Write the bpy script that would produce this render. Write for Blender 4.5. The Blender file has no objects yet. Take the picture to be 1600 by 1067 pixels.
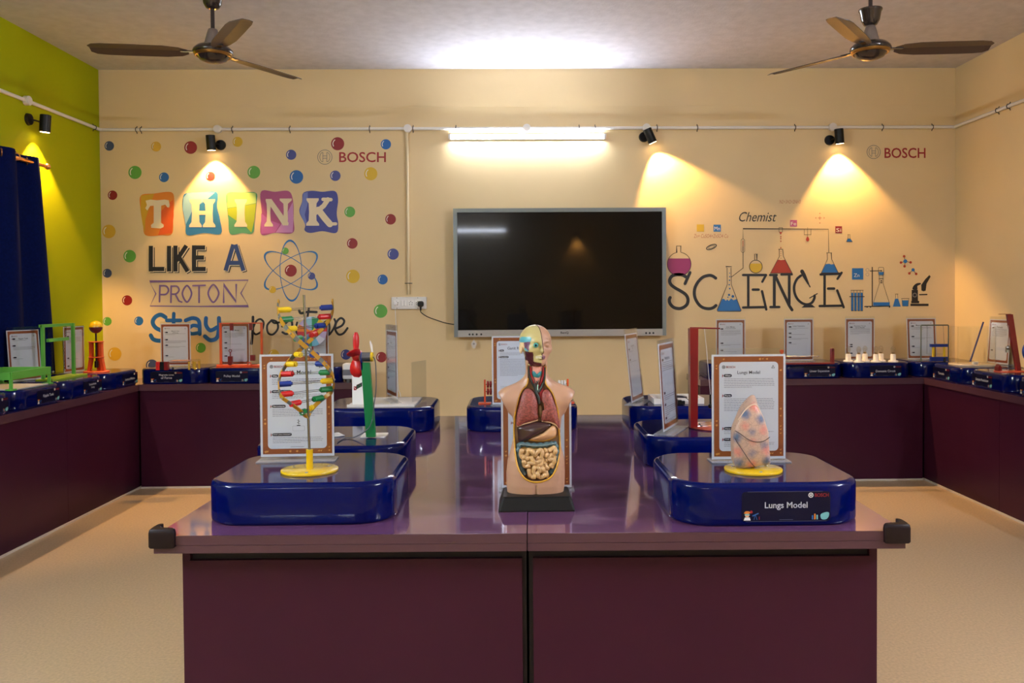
import bpy, math, random
import numpy as np
from mathutils import Vector, Matrix
random.seed(7)
SC = bpy.context.scene
COL = SC.collection
PI = math.pi

# ------------------------------------------------------------------ camera
CAM_H = 1.35
F_PX = 1300.0
SHX, SHY = -0.02055, -0.02527
cd = bpy.data.cameras.new('camera'); cam = bpy.data.objects.new('camera', cd); COL.objects.link(cam)
cd.sensor_width = 36.0; cd.lens = F_PX / 1600 * 36
cd.shift_x = SHX; cd.shift_y = SHY; cd.clip_start = 0.05
RC = (Matrix.Rotation(-math.radians(1.0), 3, 'Z') @ Matrix.Rotation(PI/2 - math.radians(1.2), 3, 'X')
      @ Matrix.Rotation(math.radians(-0.4), 3, 'Z'))
cam.matrix_world = Matrix.Translation((0, 0, CAM_H)) @ RC.to_4x4()
SC.camera = cam
# ------------------------------------------------------------------ world, exposure
w = bpy.data.worlds.new('room_air'); SC.world = w; w.use_nodes = True
w.node_tree.nodes['Background'].inputs[0].default_value = (0.9, 0.85, 0.8, 1)
w.node_tree.nodes['Background'].inputs[1].default_value = 0.0
SC.view_settings.view_transform = 'Standard'; SC.view_settings.look = 'None'
SC.view_settings.exposure = 0.70; SC.view_settings.gamma = 1.0
try: SC.view_settings.use_curve_mapping = False
except Exception: pass
TUBE_BACK = 120.0      # radiance of the tube lamps
TUBE_ROOM = 610.0
TUBE_REAR = 110.0
SPOT_W = 60.0
# measuring helpers: where the ray of a photo pixel meets a plane of the room
def _ray(u, v):
    return RC @ Vector(((u-800+SHX*1600)/F_PX, (533.5-v+SHY*1600)/F_PX, -1))
def atY(u, v, y): d = _ray(u, v); return Vector((0, 0, CAM_H)) + d*(y/d.y)
def atZ(u, v, z): d = _ray(u, v); return Vector((0, 0, CAM_H)) + d*((z-CAM_H)/d.z)
def atX(u, v, x): d = _ray(u, v); return Vector((0, 0, CAM_H)) + d*(x/d.x)

# ------------------------------------------------------------------ materials
def lin(c):
    r = []
    for x in c[:3]:
        x = x/255.0
        r.append(x/12.92 if x <= 0.04045 else ((x+0.055)/1.055)**2.4)
    return (r[0], r[1], r[2], 1)
MATS = {}
def mat(name, c, rough=0.5, metal=0.0, coat=0.0, noise=0.0, nscale=40.0, bump=0.0, bscale=200.0, emit=0.0, spec=0.5, alpha=1.0):
    if name in MATS: return MATS[name]
    m = bpy.data.materials.new(name); m.use_nodes = True
    nt = m.node_tree; b = nt.nodes['Principled BSDF']
    b.inputs['Base Color'].default_value = lin(c)
    b.inputs['Roughness'].default_value = rough
    b.inputs['Metallic'].default_value = metal
    b.inputs['Coat Weight'].default_value = coat
    b.inputs['Coat Roughness'].default_value = 0.05
    b.inputs['Specular IOR Level'].default_value = spec
    if emit:
        b.inputs['Emission Color'].default_value = lin(c); b.inputs['Emission Strength'].default_value = emit
    if noise or bump:
        tc = nt.nodes.new('ShaderNodeTexCoord')
    if noise:
        n = nt.nodes.new('ShaderNodeTexNoise'); n.inputs['Scale'].default_value = nscale; n.inputs['Detail'].default_value = 6
        r = nt.nodes.new('ShaderNodeValToRGB')
        l = lin(c)
        r.color_ramp.elements[0].position = 0.3; r.color_ramp.elements[1].position = 0.7
        r.color_ramp.elements[0].color = tuple(x*(1-noise) for x in l[:3])+(1,)
        r.color_ramp.elements[1].color = tuple(min(1, x*(1+noise*0.6)) for x in l[:3])+(1,)
        nt.links.new(tc.outputs['Object'], n.inputs['Vector']); nt.links.new(n.outputs['Fac'], r.inputs['Fac'])
        nt.links.new(r.outputs['Color'], b.inputs['Base Color'])
    if bump:
        n2 = nt.nodes.new('ShaderNodeTexNoise'); n2.inputs['Scale'].default_value = bscale; n2.inputs['Detail'].default_value = 4
        bp = nt.nodes.new('ShaderNodeBump'); bp.inputs['Strength'].default_value = bump; bp.inputs['Distance'].default_value = 0.002
        nt.links.new(tc.outputs['Object'], n2.inputs['Vector']); nt.links.new(n2.outputs['Fac'], bp.inputs['Height'])
        nt.links.new(bp.outputs['Normal'], b.inputs['Normal'])
    MATS[name] = m
    return m
def clear_mat(name, tint=(253, 254, 254), gloss=0.07, base=.03, milk=0.0):
    if name in MATS: return MATS[name]
    m = bpy.data.materials.new(name); m.use_nodes = True
    nt = m.node_tree; nt.nodes.clear()
    out = nt.nodes.new('ShaderNodeOutputMaterial'); mx = nt.nodes.new('ShaderNodeMixShader')
    tr = nt.nodes.new('ShaderNodeBsdfTransparent'); gl = nt.nodes.new('ShaderNodeBsdfGlossy')
    lw = nt.nodes.new('ShaderNodeLayerWeight'); pw_ = nt.nodes.new('ShaderNodeMath'); pw_.operation = 'POWER'; pw_.inputs[1].default_value = 3.0
    fr = nt.nodes.new('ShaderNodeMath'); fr.operation = 'MULTIPLY_ADD'; fr.inputs[1].default_value = .5; fr.inputs[2].default_value = base
    nt.links.new(lw.outputs['Facing'], pw_.inputs[0]); nt.links.new(pw_.outputs[0], fr.inputs[0])
    tr.inputs['Color'].default_value = lin(tint); gl.inputs['Roughness'].default_value = gloss
    nt.links.new(fr.outputs[0], mx.inputs[0]); nt.links.new(tr.outputs[0], mx.inputs[1]); nt.links.new(gl.outputs[0], mx.inputs[2])
    if milk:
        df = nt.nodes.new('ShaderNodeBsdfDiffuse'); df.inputs['Color'].default_value = (.8, .8, .82, 1); m2 = nt.nodes.new('ShaderNodeMixShader'); m2.inputs[0].default_value = milk
        nt.links.new(mx.outputs[0], m2.inputs[1]); nt.links.new(df.outputs[0], m2.inputs[2]); mx = m2
    nt.links.new(mx.outputs[0], out.inputs[0]); MATS[name] = m
    return m

# ------------------------------------------------------------------ mesh builder
class MB:
    def __init__(s): s.v = []; s.f = []; s.mi = []; s.sm = []
    def add(s, vs, fs, m=0, smooth=False, T=None):
        o = len(s.v)
        for p in vs:
            p = Vector(p)
            s.v.append(T @ p if T is not None else p)
        for f in fs:
            s.f.append(tuple(i+o for i in f)); s.mi.append(m); s.sm.append(smooth)
        return s
    def box(s, c, d, m=0, T=None):
        x, y, z = c; a, b, h = d[0]/2, d[1]/2, d[2]/2
        vs = [(x+i*a, y+j*b, z+k*h) for k in (-1, 1) for j in (-1, 1) for i in (-1, 1)]
        return s.add(vs, [(0, 2, 3, 1), (4, 5, 7, 6), (0, 1, 5, 4), (2, 6, 7, 3), (0, 4, 6, 2), (1, 3, 7, 5)], m, False, T)
    def loft(s, rings, m=0, smooth=True, cap=True, closed=True, T=None):
        n = len(rings[0]); vs = [p for r in rings for p in r]; fs = []
        for i in range(len(rings)-1):
            for j in range(n if closed else n-1):
                k = (j+1) % n
                fs.append((i*n+j, i*n+k, (i+1)*n+k, (i+1)*n+j))
        s.add(vs, fs, m, smooth, T)
        if cap:
            s.add(rings[0], [tuple(range(n-1, -1, -1))], m, False, T)
            s.add(rings[-1], [tuple(range(n))], m, False, T)
        return s
    def cyl(s, p0, p1, r0, r1=None, n=16, m=0, cap=True, smooth=True, T=None):
        p0 = Vector(p0); p1 = Vector(p1); r1 = r0 if r1 is None else r1
        q = (p1-p0).to_track_quat('Z', 'Y')
        def ring(p, r): return [p + q @ Vector((r*math.cos(2*PI*i/n), r*math.sin(2*PI*i/n), 0)) for i in range(n)]
        return s.loft([ring(p0, r0), ring(p1, r1)], m, smooth, cap, True, T)
    def tube(s, path, r, n=8, m=0, closed=False, T=None, cap=True):
        P = [Vector(p) for p in path]; L = len(P); rings = []
        up = None
        for i in range(L):
            a = P[(i-1) % L] if (closed or i > 0) else P[0]
            b = P[(i+1) % L] if (closed or i < L-1) else P[-1]
            t = (b-a)
            t = t.normalized() if t.length > 1e-9 else Vector((0, 0, 1))
            if up is None:
                up = Vector((0, 0, 1)) if abs(t.z) < 0.9 else Vector((0, 1, 0))
            x = up.cross(t); x = x.normalized() if x.length > 1e-6 else Vector((1, 0, 0)); y = t.cross(x); up = y
            rr = r[i] if isinstance(r, (list, tuple)) else r
            rings.append([P[i] + x*rr*math.cos(2*PI*k/n) + y*rr*math.sin(2*PI*k/n) for k in range(n)])
        if closed: rings.append(rings[0])
        return s.loft(rings, m, True, cap and not closed, True, T)
    def lathe(s, prof, n=24, m=0, c=(0, 0, 0), smooth=True, T=None):
        rings = [[(c[0]+max(r, 1e-5)*math.cos(2*PI*i/n), c[1]+max(r, 1e-5)*math.sin(2*PI*i/n), c[2]+z) for i in range(n)] for r, z in prof]
        return s.loft(rings, m, smooth, True, True, T)
    def sphere(s, c, r, n=16, m=0, T=None, a0=-PI/2, a1=PI/2):
        rx, ry, rz = r if isinstance(r, (tuple, list)) else (r, r, r); rings = []
        k = max(4, n//2)
        for i in range(k+1):
            a = a0+(a1-a0)*i/k; e = max(math.cos(a), 1e-4)
            rings.append([(c[0]+rx*e*math.cos(2*PI*j/n), c[1]+ry*e*math.sin(2*PI*j/n), c[2]+rz*math.sin(a)) for j in range(n)])
        return s.loft(rings, m, True, True, True, T)
    def torus(s, c, R, r, axis=(0, 0, 1), n=24, k=8, m=0):
        q = Vector(axis).to_track_quat('Z', 'Y'); c = Vector(c)
        return s.tube([c + q @ Vector((R*math.cos(2*PI*i/n), R*math.sin(2*PI*i/n), 0)) for i in range(n)], r, k, m, True)
    def prism(s, poly, y0, y1, m=0, T=None):      # polygon in x-z, extruded along y
        n = len(poly); a = [(p[0], y0, p[1]) for p in poly]; b = [(p[0], y1, p[1]) for p in poly]
        s.add(a, [tuple(range(n))], m, False, T); s.add(b, [tuple(range(n-1, -1, -1))], m, False, T)
        return s.add(a+b, [(i, i+n, (i+1) % n + n, (i+1) % n) for i in range(n)], m, False, T)
    def rrect(s, w, d, r, prof, m=0, seg=8, T=None, smooth=True):   # rounded rectangle lofted through (inset, z)
        rings = []
        for ins, z in prof:
            rings.append([(x, y, z) for x, y in rr2(w-2*ins, d-2*ins, max(r-ins, 0.001), seg)])
        return s.loft(rings, m, smooth, True, True, T)
    def mesh(s, name, mats):
        me = bpy.data.meshes.new(name)
        me.from_pydata([tuple(p) for p in s.v], [], s.f)
        for m in (mats if isinstance(mats, (list, tuple)) else [mats]): me.materials.append(m)
        me.polygons.foreach_set('material_index', s.mi); me.polygons.foreach_set('use_smooth', s.sm)
        me.update(); return me
def rr2(w, h, r, seg=6, c=(0, 0)):
    pts = []
    for cx, cy, a in ((w/2-r, h/2-r, 0), (-w/2+r, h/2-r, 90), (-w/2+r, -h/2+r, 180), (w/2-r, -h/2+r, 270)):
        for i in range(seg+1):
            t = math.radians(a+90*i/seg); pts.append((c[0]+cx+r*math.cos(t), c[1]+cy+r*math.sin(t)))
    return pts
def smooth2(pts, k=6, closed=True):                # Catmull-Rom through the points
    out = []; n = len(pts); P = [Vector(p) for p in pts]
    rng = range(n) if closed else range(n-1)
    for i in rng:
        if closed: p0, p1, p2, p3 = P[(i-1) % n], P[i], P[(i+1) % n], P[(i+2) % n]
        else: p0, p1, p2, p3 = P[max(i-1, 0)], P[i], P[i+1], P[min(i+2, n-1)]
        for j in range(k):
            t = j/k
            out.append(0.5*((2*p1)+(p2-p0)*t+(2*p0-5*p1+4*p2-p3)*t*t+(3*p1-p0-3*p2+p3)*t*t*t))
    if not closed: out.append(P[-1])
    return [tuple(p) for p in out]
def obj(name, mb, mats, parent=None, label=None, kind=None, loc=None, rot=None):
    me = mb if isinstance(mb, bpy.types.Mesh) else mb.mesh(name, mats)
    o = bpy.data.objects.new(name, me); COL.objects.link(o)
    if parent is not None: o.parent = parent
    if label: o['label'] = label
    if kind: o['kind'] = kind
    if loc is not None: o.location = loc
    if rot is not None: o.rotation_euler = rot
    return o
def thing(name, label, cat, loc=(0, 0, 0), rz=0.0, group=None, rot=None):
    o = bpy.data.objects.new(name, None); COL.objects.link(o); o.empty_display_size = 0.05
    o.location = loc; o.rotation_euler = rot if rot else (0, 0, rz)
    o['label'] = label; o['category'] = cat
    if group: o['group'] = group
    return o
def tag(o, label, cat, group=None):
    o['label'] = label; o['category'] = cat
    if group: o['group'] = group
    return o
def struct(name, mb, mats, label, cat, loc=None):
    o = obj(name, mb, mats, loc=loc); o['kind'] = 'structure'; o['label'] = label; o['category'] = cat
    return o
def copy_tree(src, parent=None, loc=None, label=None):
    c = src.copy(); COL.objects.link(c)
    if parent is not None: c.parent = parent
    if loc is not None: c.location = loc
    if label: c['label'] = label
    for ch in src.children: copy_tree(ch, c)
    return c

# ------------------------------------------------------------------ flat artwork (paint, print, lettering)
_tx = {}
def text_geo(s, bold=0.0, shear=0.0, space=1.0):
    k = (s, bold, shear, space)
    if k not in _tx:
        cu = bpy.data.curves.new('lettering', 'FONT'); cu.body = s; cu.offset = bold; cu.shear = shear
        cu.space_character = space; cu.resolution_u = 3
        o = bpy.data.objects.new('lettering', cu); me = bpy.data.meshes.new_from_object(o)
        vs = [(p.co.x, p.co.y) for p in me.vertices]; fs = [tuple(p.vertices) for p in me.polygons]
        bpy.data.objects.remove(o); bpy.data.curves.remove(cu); bpy.data.meshes.remove(me)
        _tx[k] = (vs, fs)
    return _tx[k]
class Art:
    def __init__(s): s.p = []            # (points, faces, layer, material)
    def poly(s, pts, m, L=1): s.p.append(([tuple(p[:2]) for p in pts], [tuple(range(len(pts)))], L, m)); return s
    def rect(s, x0, y0, x1, y1, m, L=1): return s.poly([(x0, y0), (x1, y0), (x1, y1), (x0, y1)], m, L)
    def rrect(s, x0, y0, x1, y1, r, m, L=1): return s.poly(rr2(abs(x1-x0), abs(y1-y0), r, 5, ((x0+x1)/2, (y0+y1)/2)), m, L)
    def disc(s, x, y, rx, m, L=1, ry=None, n=28):
        ry = ry or rx
        return s.poly([(x+rx*math.cos(2*PI*i/n), y+ry*math.sin(2*PI*i/n)) for i in range(n)], m, L)
    def stroke(s, pts, w, m, L=1, closed=False, cap=True):
        P = [Vector(p[:2]) for p in pts]; n = len(P); vs = []; fs = []
        for i in range(n):
            a = P[(i-1) % n] if (closed or i > 0) else P[i]; b = P[(i+1) % n] if (closed or i < n-1) else P[i]
            t = b-a
            if t.length < 1e-9: t = Vector((1, 0))
            t.normalize(); nn = Vector((-t.y, t.x))
            k = 1.0
            if closed or 0 < i < n-1:
                d1 = (P[i]-a).normalized() if (P[i]-a).length > 1e-9 else t
                k = 1/max(0.45, abs(d1.dot(t)))
            ww = (w[i] if isinstance(w, (list, tuple)) else w)/2*k
            vs += [tuple(P[i]+nn*ww), tuple(P[i]-nn*ww)]
        for i in range(n if closed else n-1):
            j = (i+1) % n; fs.append((2*i, 2*i+1, 2*j+1, 2*j))
        s.p.append((vs, fs, L, m))
        if cap and not closed:
            for i in (0, n-1): s.disc(P[i].x, P[i].y, (w[i] if isinstance(w, (list, tuple)) else w)/2, m, L, n=12)
        return s
    def text(s, st, x0, y0, x1, y1, m, L=1, bold=0.0, shear=0.0, space=1.0, down=False):
        vs, fs = text_geo(st, bold, shear, space)       # fitted to the box; down: y grows downwards
        X = [v[0] for v in vs]; Y = [v[1] for v in vs]; ax, bx, ay, by = min(X), max(X), min(Y), max(Y)
        if down: pts = [(x0+(v[0]-ax)/(bx-ax)*(x1-x0), y1-(v[1]-ay)/(by-ay)*(y1-y0)) for v in vs]
        else: pts = [(x0+(v[0]-ax)/(bx-ax)*(x1-x0), y0+(v[1]-ay)/(by-ay)*(y1-y0)) for v in vs]
        s.p.append((pts, fs, L, m)); return s
    def textc(s, st, cx, y0, h, m, L=1, bold=0.0, maxw=None):   # centred, given height, natural width
        vs, fs = text_geo(st, bold); X = [v[0] for v in vs]; Y = [v[1] for v in vs]
        k = h/(max(Y)-min(Y)); w_ = (max(X)-min(X))*k
        if maxw and w_ > maxw: w_ = maxw
        return s.text(st, cx-w_/2, y0, cx+w_/2, y0+h, m, L, bold)
    def build(s, name, mats, parent, fn, label=None):    # fn(x, y, layer) -> point
        mb = MB(); order = list(mats.keys())
        for q_, (pts, fs, L, m) in enumerate(s.p):
            mb.add([fn(x, y, L+(q_ % 30)*.025) for x, y in pts], fs, order.index(m))
        return obj(name, mb, [mats[k] for k in order], parent, label)
    def used(s, mats): return {k: mats[k] for k in mats if any(q[3] == k for q in s.p)}

# ------------------------------------------------------------------ implicit surfaces for organic shapes
def snet(fn, lo, hi, h):
    ax = [np.arange(lo[i], hi[i]+h, h) for i in range(3)]
    X, Y, Z = np.meshgrid(*ax, indexing='ij'); V = fn(X, Y, Z); ins = V < 0
    n = np.array(V.shape)-1; cs = np.zeros(tuple(n)+(3,)); ct = np.zeros(tuple(n))
    I = [(0, 0, 0), (1, 0, 0), (0, 1, 0), (1, 1, 0), (0, 0, 1), (1, 0, 1), (0, 1, 1), (1, 1, 1)]
    sl = lambda o: tuple(slice(o[k], o[k]+n[k]) for k in range(3))
    for a in range(8):
        for k in range(3):
            if I[a][k] == 0:
                b = list(I[a]); b[k] = 1
                va = V[sl(I[a])]; vb = V[sl(b)]; c = (va < 0) != (vb < 0)
                t = np.where(c, va/np.where(c, va-vb, 1), 0)
                for q in range(3):
                    cs[..., q] += np.where(c, I[a][q] + (t if q == k else 0), 0)
                ct += c
    act = ct > 0; idx = -np.ones(tuple(n), int); idx[act] = np.arange(act.sum())
    g = np.argwhere(act); P = np.array(lo) + (g + cs[act]/ct[act][:, None])*h
    F = []
    for k in range(3):
        o = [0, 0, 0]; o[k] = 1
        A = ins[:-1 if k == 0 else None, :-1 if k == 1 else None, :-1 if k == 2 else None]
        B = ins[o[0]:, o[1]:, o[2]:]
        e = np.argwhere(A != B); k1, k2 = (k+1) % 3, (k+2) % 3
        for c in e:
            if c[k1] < 1 or c[k2] < 1 or c[k1] >= n[k1] or c[k2] >= n[k2]: continue
            d1 = c.copy(); d1[k1] -= 1; d2 = c.copy(); d2[k2] -= 1; d3 = d1.copy(); d3[k2] -= 1
            q = [idx[tuple(c)], idx[tuple(d1)], idx[tuple(d3)], idx[tuple(d2)]]
            F.append(q if A[tuple(c)] else q[::-1])
    return P, F
def smin(a, b, k):
    h = np.clip(0.5+0.5*(b-a)/k, 0, 1); return b+(a-b)*h-k*h*(1-h)
def smax(a, b, k): return -smin(-a, -b, k)
def ell(X, Y, Z, c, r):
    q = np.sqrt(((X-c[0])/r[0])**2+((Y-c[1])/r[1])**2+((Z-c[2])/r[2])**2); return (q-1)*min(r)
def caps(X, Y, Z, a, b, ra, rb):
    a = np.array(a, float); b = np.array(b, float); d = b-a
    t = np.clip(((X-a[0])*d[0]+(Y-a[1])*d[1]+(Z-a[2])*d[2])/d.dot(d), 0, 1)
    return np.sqrt((X-a[0]-t*d[0])**2+(Y-a[1]-t*d[1])**2+(Z-a[2]-t*d[2])**2)-(ra+(rb-ra)*t)
def polysdf(x, z, poly):
    d = np.full(x.shape, 1e9); s = np.ones(x.shape); n = len(poly)
    for i in range(n):
        ax_, az = poly[i]; bx, bz = poly[(i+1) % n]
        ex, ez = bx-ax_, bz-az; wx, wz = x-ax_, z-az
        t = np.clip((wx*ex+wz*ez)/(ex*ex+ez*ez+1e-12), 0, 1)
        d = np.minimum(d, (wx-ex*t)**2+(wz-ez*t)**2)
        c1 = (az <= z); c2 = (bz > z); cr = ex*wz > ez*wx
        s = np.where((c1 & c2 & cr) | (~c1 & ~c2 & ~cr), -s, s)
    return s*np.sqrt(d)
def insidepoly(x, z, poly): return polysdf(np.array([x]), np.array([z]), poly)[0] < 0

# ================================================================== THE ROOM
XL, XR, YB, YR, ZC = -3.22, 3.44, 6.5, -4.0, 3.13
m_beige = mat('beige_wall_paint', (223, 197, 149), 0.55, noise=0.05, nscale=1.6, bump=0.12, bscale=14)
m_green = mat('lime_wall_paint', (162, 170, 0), 0.7, spec=.15, noise=0.05, nscale=1.5, bump=0.12, bscale=14)
m_ceil = mat('plaster_ceiling', (205, 202, 207), 0.8, noise=0.09, nscale=14, bump=0.7, bscale=55)
m_floor = mat('speckled_vinyl', (200, 172, 134), 0.38, noise=0.16, nscale=90, bump=0.05, bscale=60)
struct('floor', MB().box(((XL+XR)/2, (YB+YR)/2, -0.05), (XR-XL+.3, YB-YR+.3, 0.1)), m_floor, 'speckled sandy vinyl floor of the classroom', 'floor')
struct('ceiling', MB().box(((XL+XR)/2, (YB+YR)/2, ZC+0.05), (XR-XL+.3, YB-YR+.3, 0.1)), m_ceil, 'rough white plaster ceiling carrying two fans', 'ceiling')
wall = struct('wall_back', MB().box(((XL+XR)/2, YB+0.05, ZC/2), (XR-XL, 0.1, ZC)), m_beige, 'beige back wall painted with a science mural', 'wall')
struct('wall_left', MB().box((XL-0.05, (YB+YR)/2, ZC/2), (0.1, YB-YR+.2, ZC)), m_green, 'lime green wall on the left with curtain', 'wall')
struct('wall_right', MB().box((XR+0.05, (YB+YR)/2, ZC/2), (0.1, YB-YR+.2, ZC)), m_beige, 'plain beige wall on the right side', 'wall')
struct('wall_rear', MB().box(((XL+XR)/2, YR-0.05, ZC/2), (XR-XL, 0.1, ZC)), m_beige, 'beige wall behind the viewer, mirrored in the screen', 'wall')
struct('trim_1', MB().box(((XL+XR)/2, YB-0.00075, (2.84+ZC)/2), (XR-XL-.004, 0.0015, ZC-2.84)), m_beige, 'slight plaster step along top of back wall', 'trim')

# ------------------------------------------------------------------ the painted mural (paint on the back wall)
PC = dict(slate=(62, 76, 112), ochre=(214, 168, 48), red=(140, 16, 22), yellow=(216, 176, 32), indigo=(64, 72, 142), blue=(18, 96, 168),
          green=(92, 164, 62), white=(232, 226, 214), cream=(232, 214, 178), black=(16, 16, 20), orange=(222, 128, 30), dorange=(222, 88, 14),
          gold=(206, 158, 26), lblue=(138, 182, 206), hblue=(46, 124, 182), lgreen=(176, 208, 112), lime=(166, 184, 30), teal=(84, 156, 110),
          mauve=(170, 74, 124), pink=(192, 98, 164), lpink=(204, 136, 190), peri=(108, 122, 190), kblue=(60, 64, 146), navy=(38, 66, 122),
          purple=(122, 92, 146), logored=(156, 18, 28), grey=(122, 116, 112), magenta=(152, 42, 104), rust=(168, 48, 14), brown=(58, 40, 26),
          formula=(186, 112, 84), sblue=(24, 108, 178), staub=(16, 92, 156))
PM = {k: mat('mural_paint_'+k, c, 0.5) for k, c in PC.items()}
def onwall(u, v, L): p = atY(u, v, YB); p.y = YB-0.0005-0.0005*L; return p
def mural(name, art, label=None): return art.build(name, art.used(PM), wall, onwall, label)
def Q(s, ox, oy): return lambda pts: [(ox+p[0]/s, oy+p[1]/s) for p in pts]
dots = [(170.8, 228, 7.5, 'slate'), (244, 229, 7.8, 'ochre'), (298, 230.5, 10, 'red'), (371.3, 221.6, 7.8, 'yellow'), (455, 241.8, 8, 'indigo'), (527.6, 224.6, 10.3, 'red'),
 (603, 225.5, 8, 'blue'), (211, 269.4, 10.3, 'green'), (256.3, 277, 7.7, 'blue'), (329, 275.5, 7.3, 'red'), (396.7, 269, 10, 'green'), (463.2, 276.4, 10.6, 'blue'), (524, 274.6, 8.2, 'indigo'),
 (579.4, 271.5, 10.3, 'yellow'), (176, 305, 7.4, 'red'), (546.6, 331, 8.4, 'green'), (610.3, 342.6, 8.3, 'red'), (170.2, 361.6, 10.6, 'ochre'), (550.5, 380.3, 8.3, 'red'),
 (202.7, 400.2, 9.8, 'green'), (614.3, 397, 8.8, 'indigo'), (167.8, 426.9, 7, 'slate'), (551.5, 431.8, 10.6, 'yellow'), (598, 436.7, 7.8, 'blue'), (198.7, 469.2, 7.9, 'red'),
 (594.7, 486, 10.6, 'green'), (167.8, 502, 6.7, 'green'), (217, 501.4, 7, 'blue'), (179.4, 553, 10.5, 'ochre'), (237.5, 571, 9.5, 'slate'), (313.8, 543.3, 7.8, 'green'),
 (428, 554, 8.2, 'yellow'), (540.6, 554, 8, 'indigo'), (596, 558, 8.2, 'red')]
names = dict(slate='slate blue', ochre='ochre', red='dark red', yellow='yellow', indigo='indigo', blue='bright blue', green='green')
for u, v, r, c in dots:
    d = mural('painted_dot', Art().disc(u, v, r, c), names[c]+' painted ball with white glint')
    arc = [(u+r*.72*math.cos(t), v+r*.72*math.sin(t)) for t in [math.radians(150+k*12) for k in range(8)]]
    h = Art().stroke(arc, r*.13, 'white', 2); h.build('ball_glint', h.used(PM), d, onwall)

# THINK on five wavy colour tiles, bare wall colour letters
q = Q(4.706, 200, 280)
def ish(cx, t, b, wt, wm, wb):     # slab serif upright
    return [(cx-wt, t), (cx+wt, t), (cx+wt, t+14), (cx+wm+3, t+38), (cx+wm, (t+b)/2), (cx+wm+3, b-38), (cx+wb, b-14), (cx+wb, b), (cx-wb, b), (cx-wb, b-14), (cx-wm-3, b-38), (cx-wm, (t+b)/2), (cx-wm-3, t+38), (cx-wt, t+14)]
def blob(pts, k=5): return q(smooth2(pts, k))
a = Art()
a.poly(blob([(95, 120), (195, 105), (318, 95), (341, 160), (332, 270), (325, 400), (240, 413), (130, 412), (110, 330), (92, 220)]), 'orange')
a.poly(q([(97, 121), (193, 106), (150, 230), (128, 300), (124, 395), (108, 330), (93, 220)]), 'gold', 2)
a.poly(q([(332, 150), (337, 260), (324, 396), (222, 411), (250, 330), (240, 240), (285, 190)]), 'dorange', 2)
a.poly(q([(130, 157), (165, 150), (215, 155), (270, 150), (300, 155), (308, 190), (303, 208), (290, 207), (275, 186), (245, 195), (243, 320), (264, 335), (262, 352), (240, 362), (172, 357), (170, 337), (190, 320), (190, 195), (165, 196), (142, 230), (128, 213), (140, 190)]), 'cream', 3)
mural('painted_letter_tile', a, 'orange and gold tile with cream letter T')
a = Art()
a.poly(blob([(430, 103), (540, 95), (655, 97), (655, 200), (676, 290), (683, 400), (560, 395), (435, 410), (425, 320), (402, 220), (405, 135)]), 'hblue')
a.poly(q([(434, 103), (540, 96), (640, 98), (570, 160), (480, 215), (425, 335), (403, 220), (408, 135)]), 'lblue', 2)
for cx in (497, 597): a.poly(q(ish(cx, 147, 353, 44, 26, 46)), 'cream', 3)
a.rect(*q([(515, 232)])[0], *q([(580, 262)])[0], 'cream', 3)
mural('painted_letter_tile', a, 'blue wavy tile with cream letter H')
a = Art()
a.poly(blob([(730, 105), (830, 98), (942, 100), (943, 180), (930, 300), (918, 396), (840, 395), (752, 402), (738, 300), (728, 200)]), 'teal')
a.poly(q([(731, 106), (830, 99), (940, 101), (942, 175), (850, 195), (732, 212)]), 'lgreen', 2)
a.poly(q([(732, 215), (850, 197), (942, 178), (930, 300), (908, 392), (850, 330), (790, 300), (736, 262)]), 'lime', 2)
a.poly(q(ish(830, 147, 350, 45, 28, 47)), 'cream', 3)
mural('painted_letter_tile', a, 'green wavy tile with cream letter I')
a = Art()
a.poly(blob([(978, 92), (1080, 92), (1182, 88), (1214, 160), (1218, 290), (1212, 394), (1080, 394), (978, 404), (984, 250)], 6), 'mauve')
a.poly(q([(980, 250), (1040, 300), (1120, 330), (1080, 393), (980, 402)]), 'pink', 2)
a.poly(q([(1213, 165), (1217, 290), (1211, 392), (1085, 393), (1125, 335), (1190, 210)]), 'lpink', 2)
a.poly(q(ish(1035, 145, 348, 22, 12, 32)), 'cream', 3).poly(q(ish(1160, 142, 330, 44, 14, 14)), 'cream', 3)
a.poly(q([(1014, 146), (1056, 146), (1182, 322), (1178, 340), (1140, 340)]), 'cream', 4)
mural('painted_letter_tile', a, 'mauve wavy tile with cream letter N')
a = Art()
a.poly(blob([(1288, 102), (1350, 85), (1430, 92), (1522, 88), (1545, 150), (1535, 250), (1546, 330), (1530, 395), (1430, 382), (1340, 395), (1298, 375), (1302, 330), (1260, 240), (1280, 165)]), 'kblue')
a.poly(q([(1290, 103), (1322, 93), (1322, 180), (1300, 260), (1318, 330), (1302, 332), (1262, 240), (1282, 165)]), 'peri', 2)
a.poly(q(ish(1358, 140, 342, 45, 26, 48)), 'cream', 3)
a.stroke(q([(1375, 250), (1440, 195), (1470, 150)]), 7.5, 'cream', 3).stroke(q([(1435, 148), (1492, 150)]), 5.5, 'cream', 3)
a.stroke(q([(1400, 225), (1450, 290), (1485, 330)]), 10, 'cream', 3).stroke(q([(1470, 330), (1528, 328)]), 5, 'cream', 3)
mural('painted_letter_tile', a, 'indigo wavy tile with cream letter K')
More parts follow.
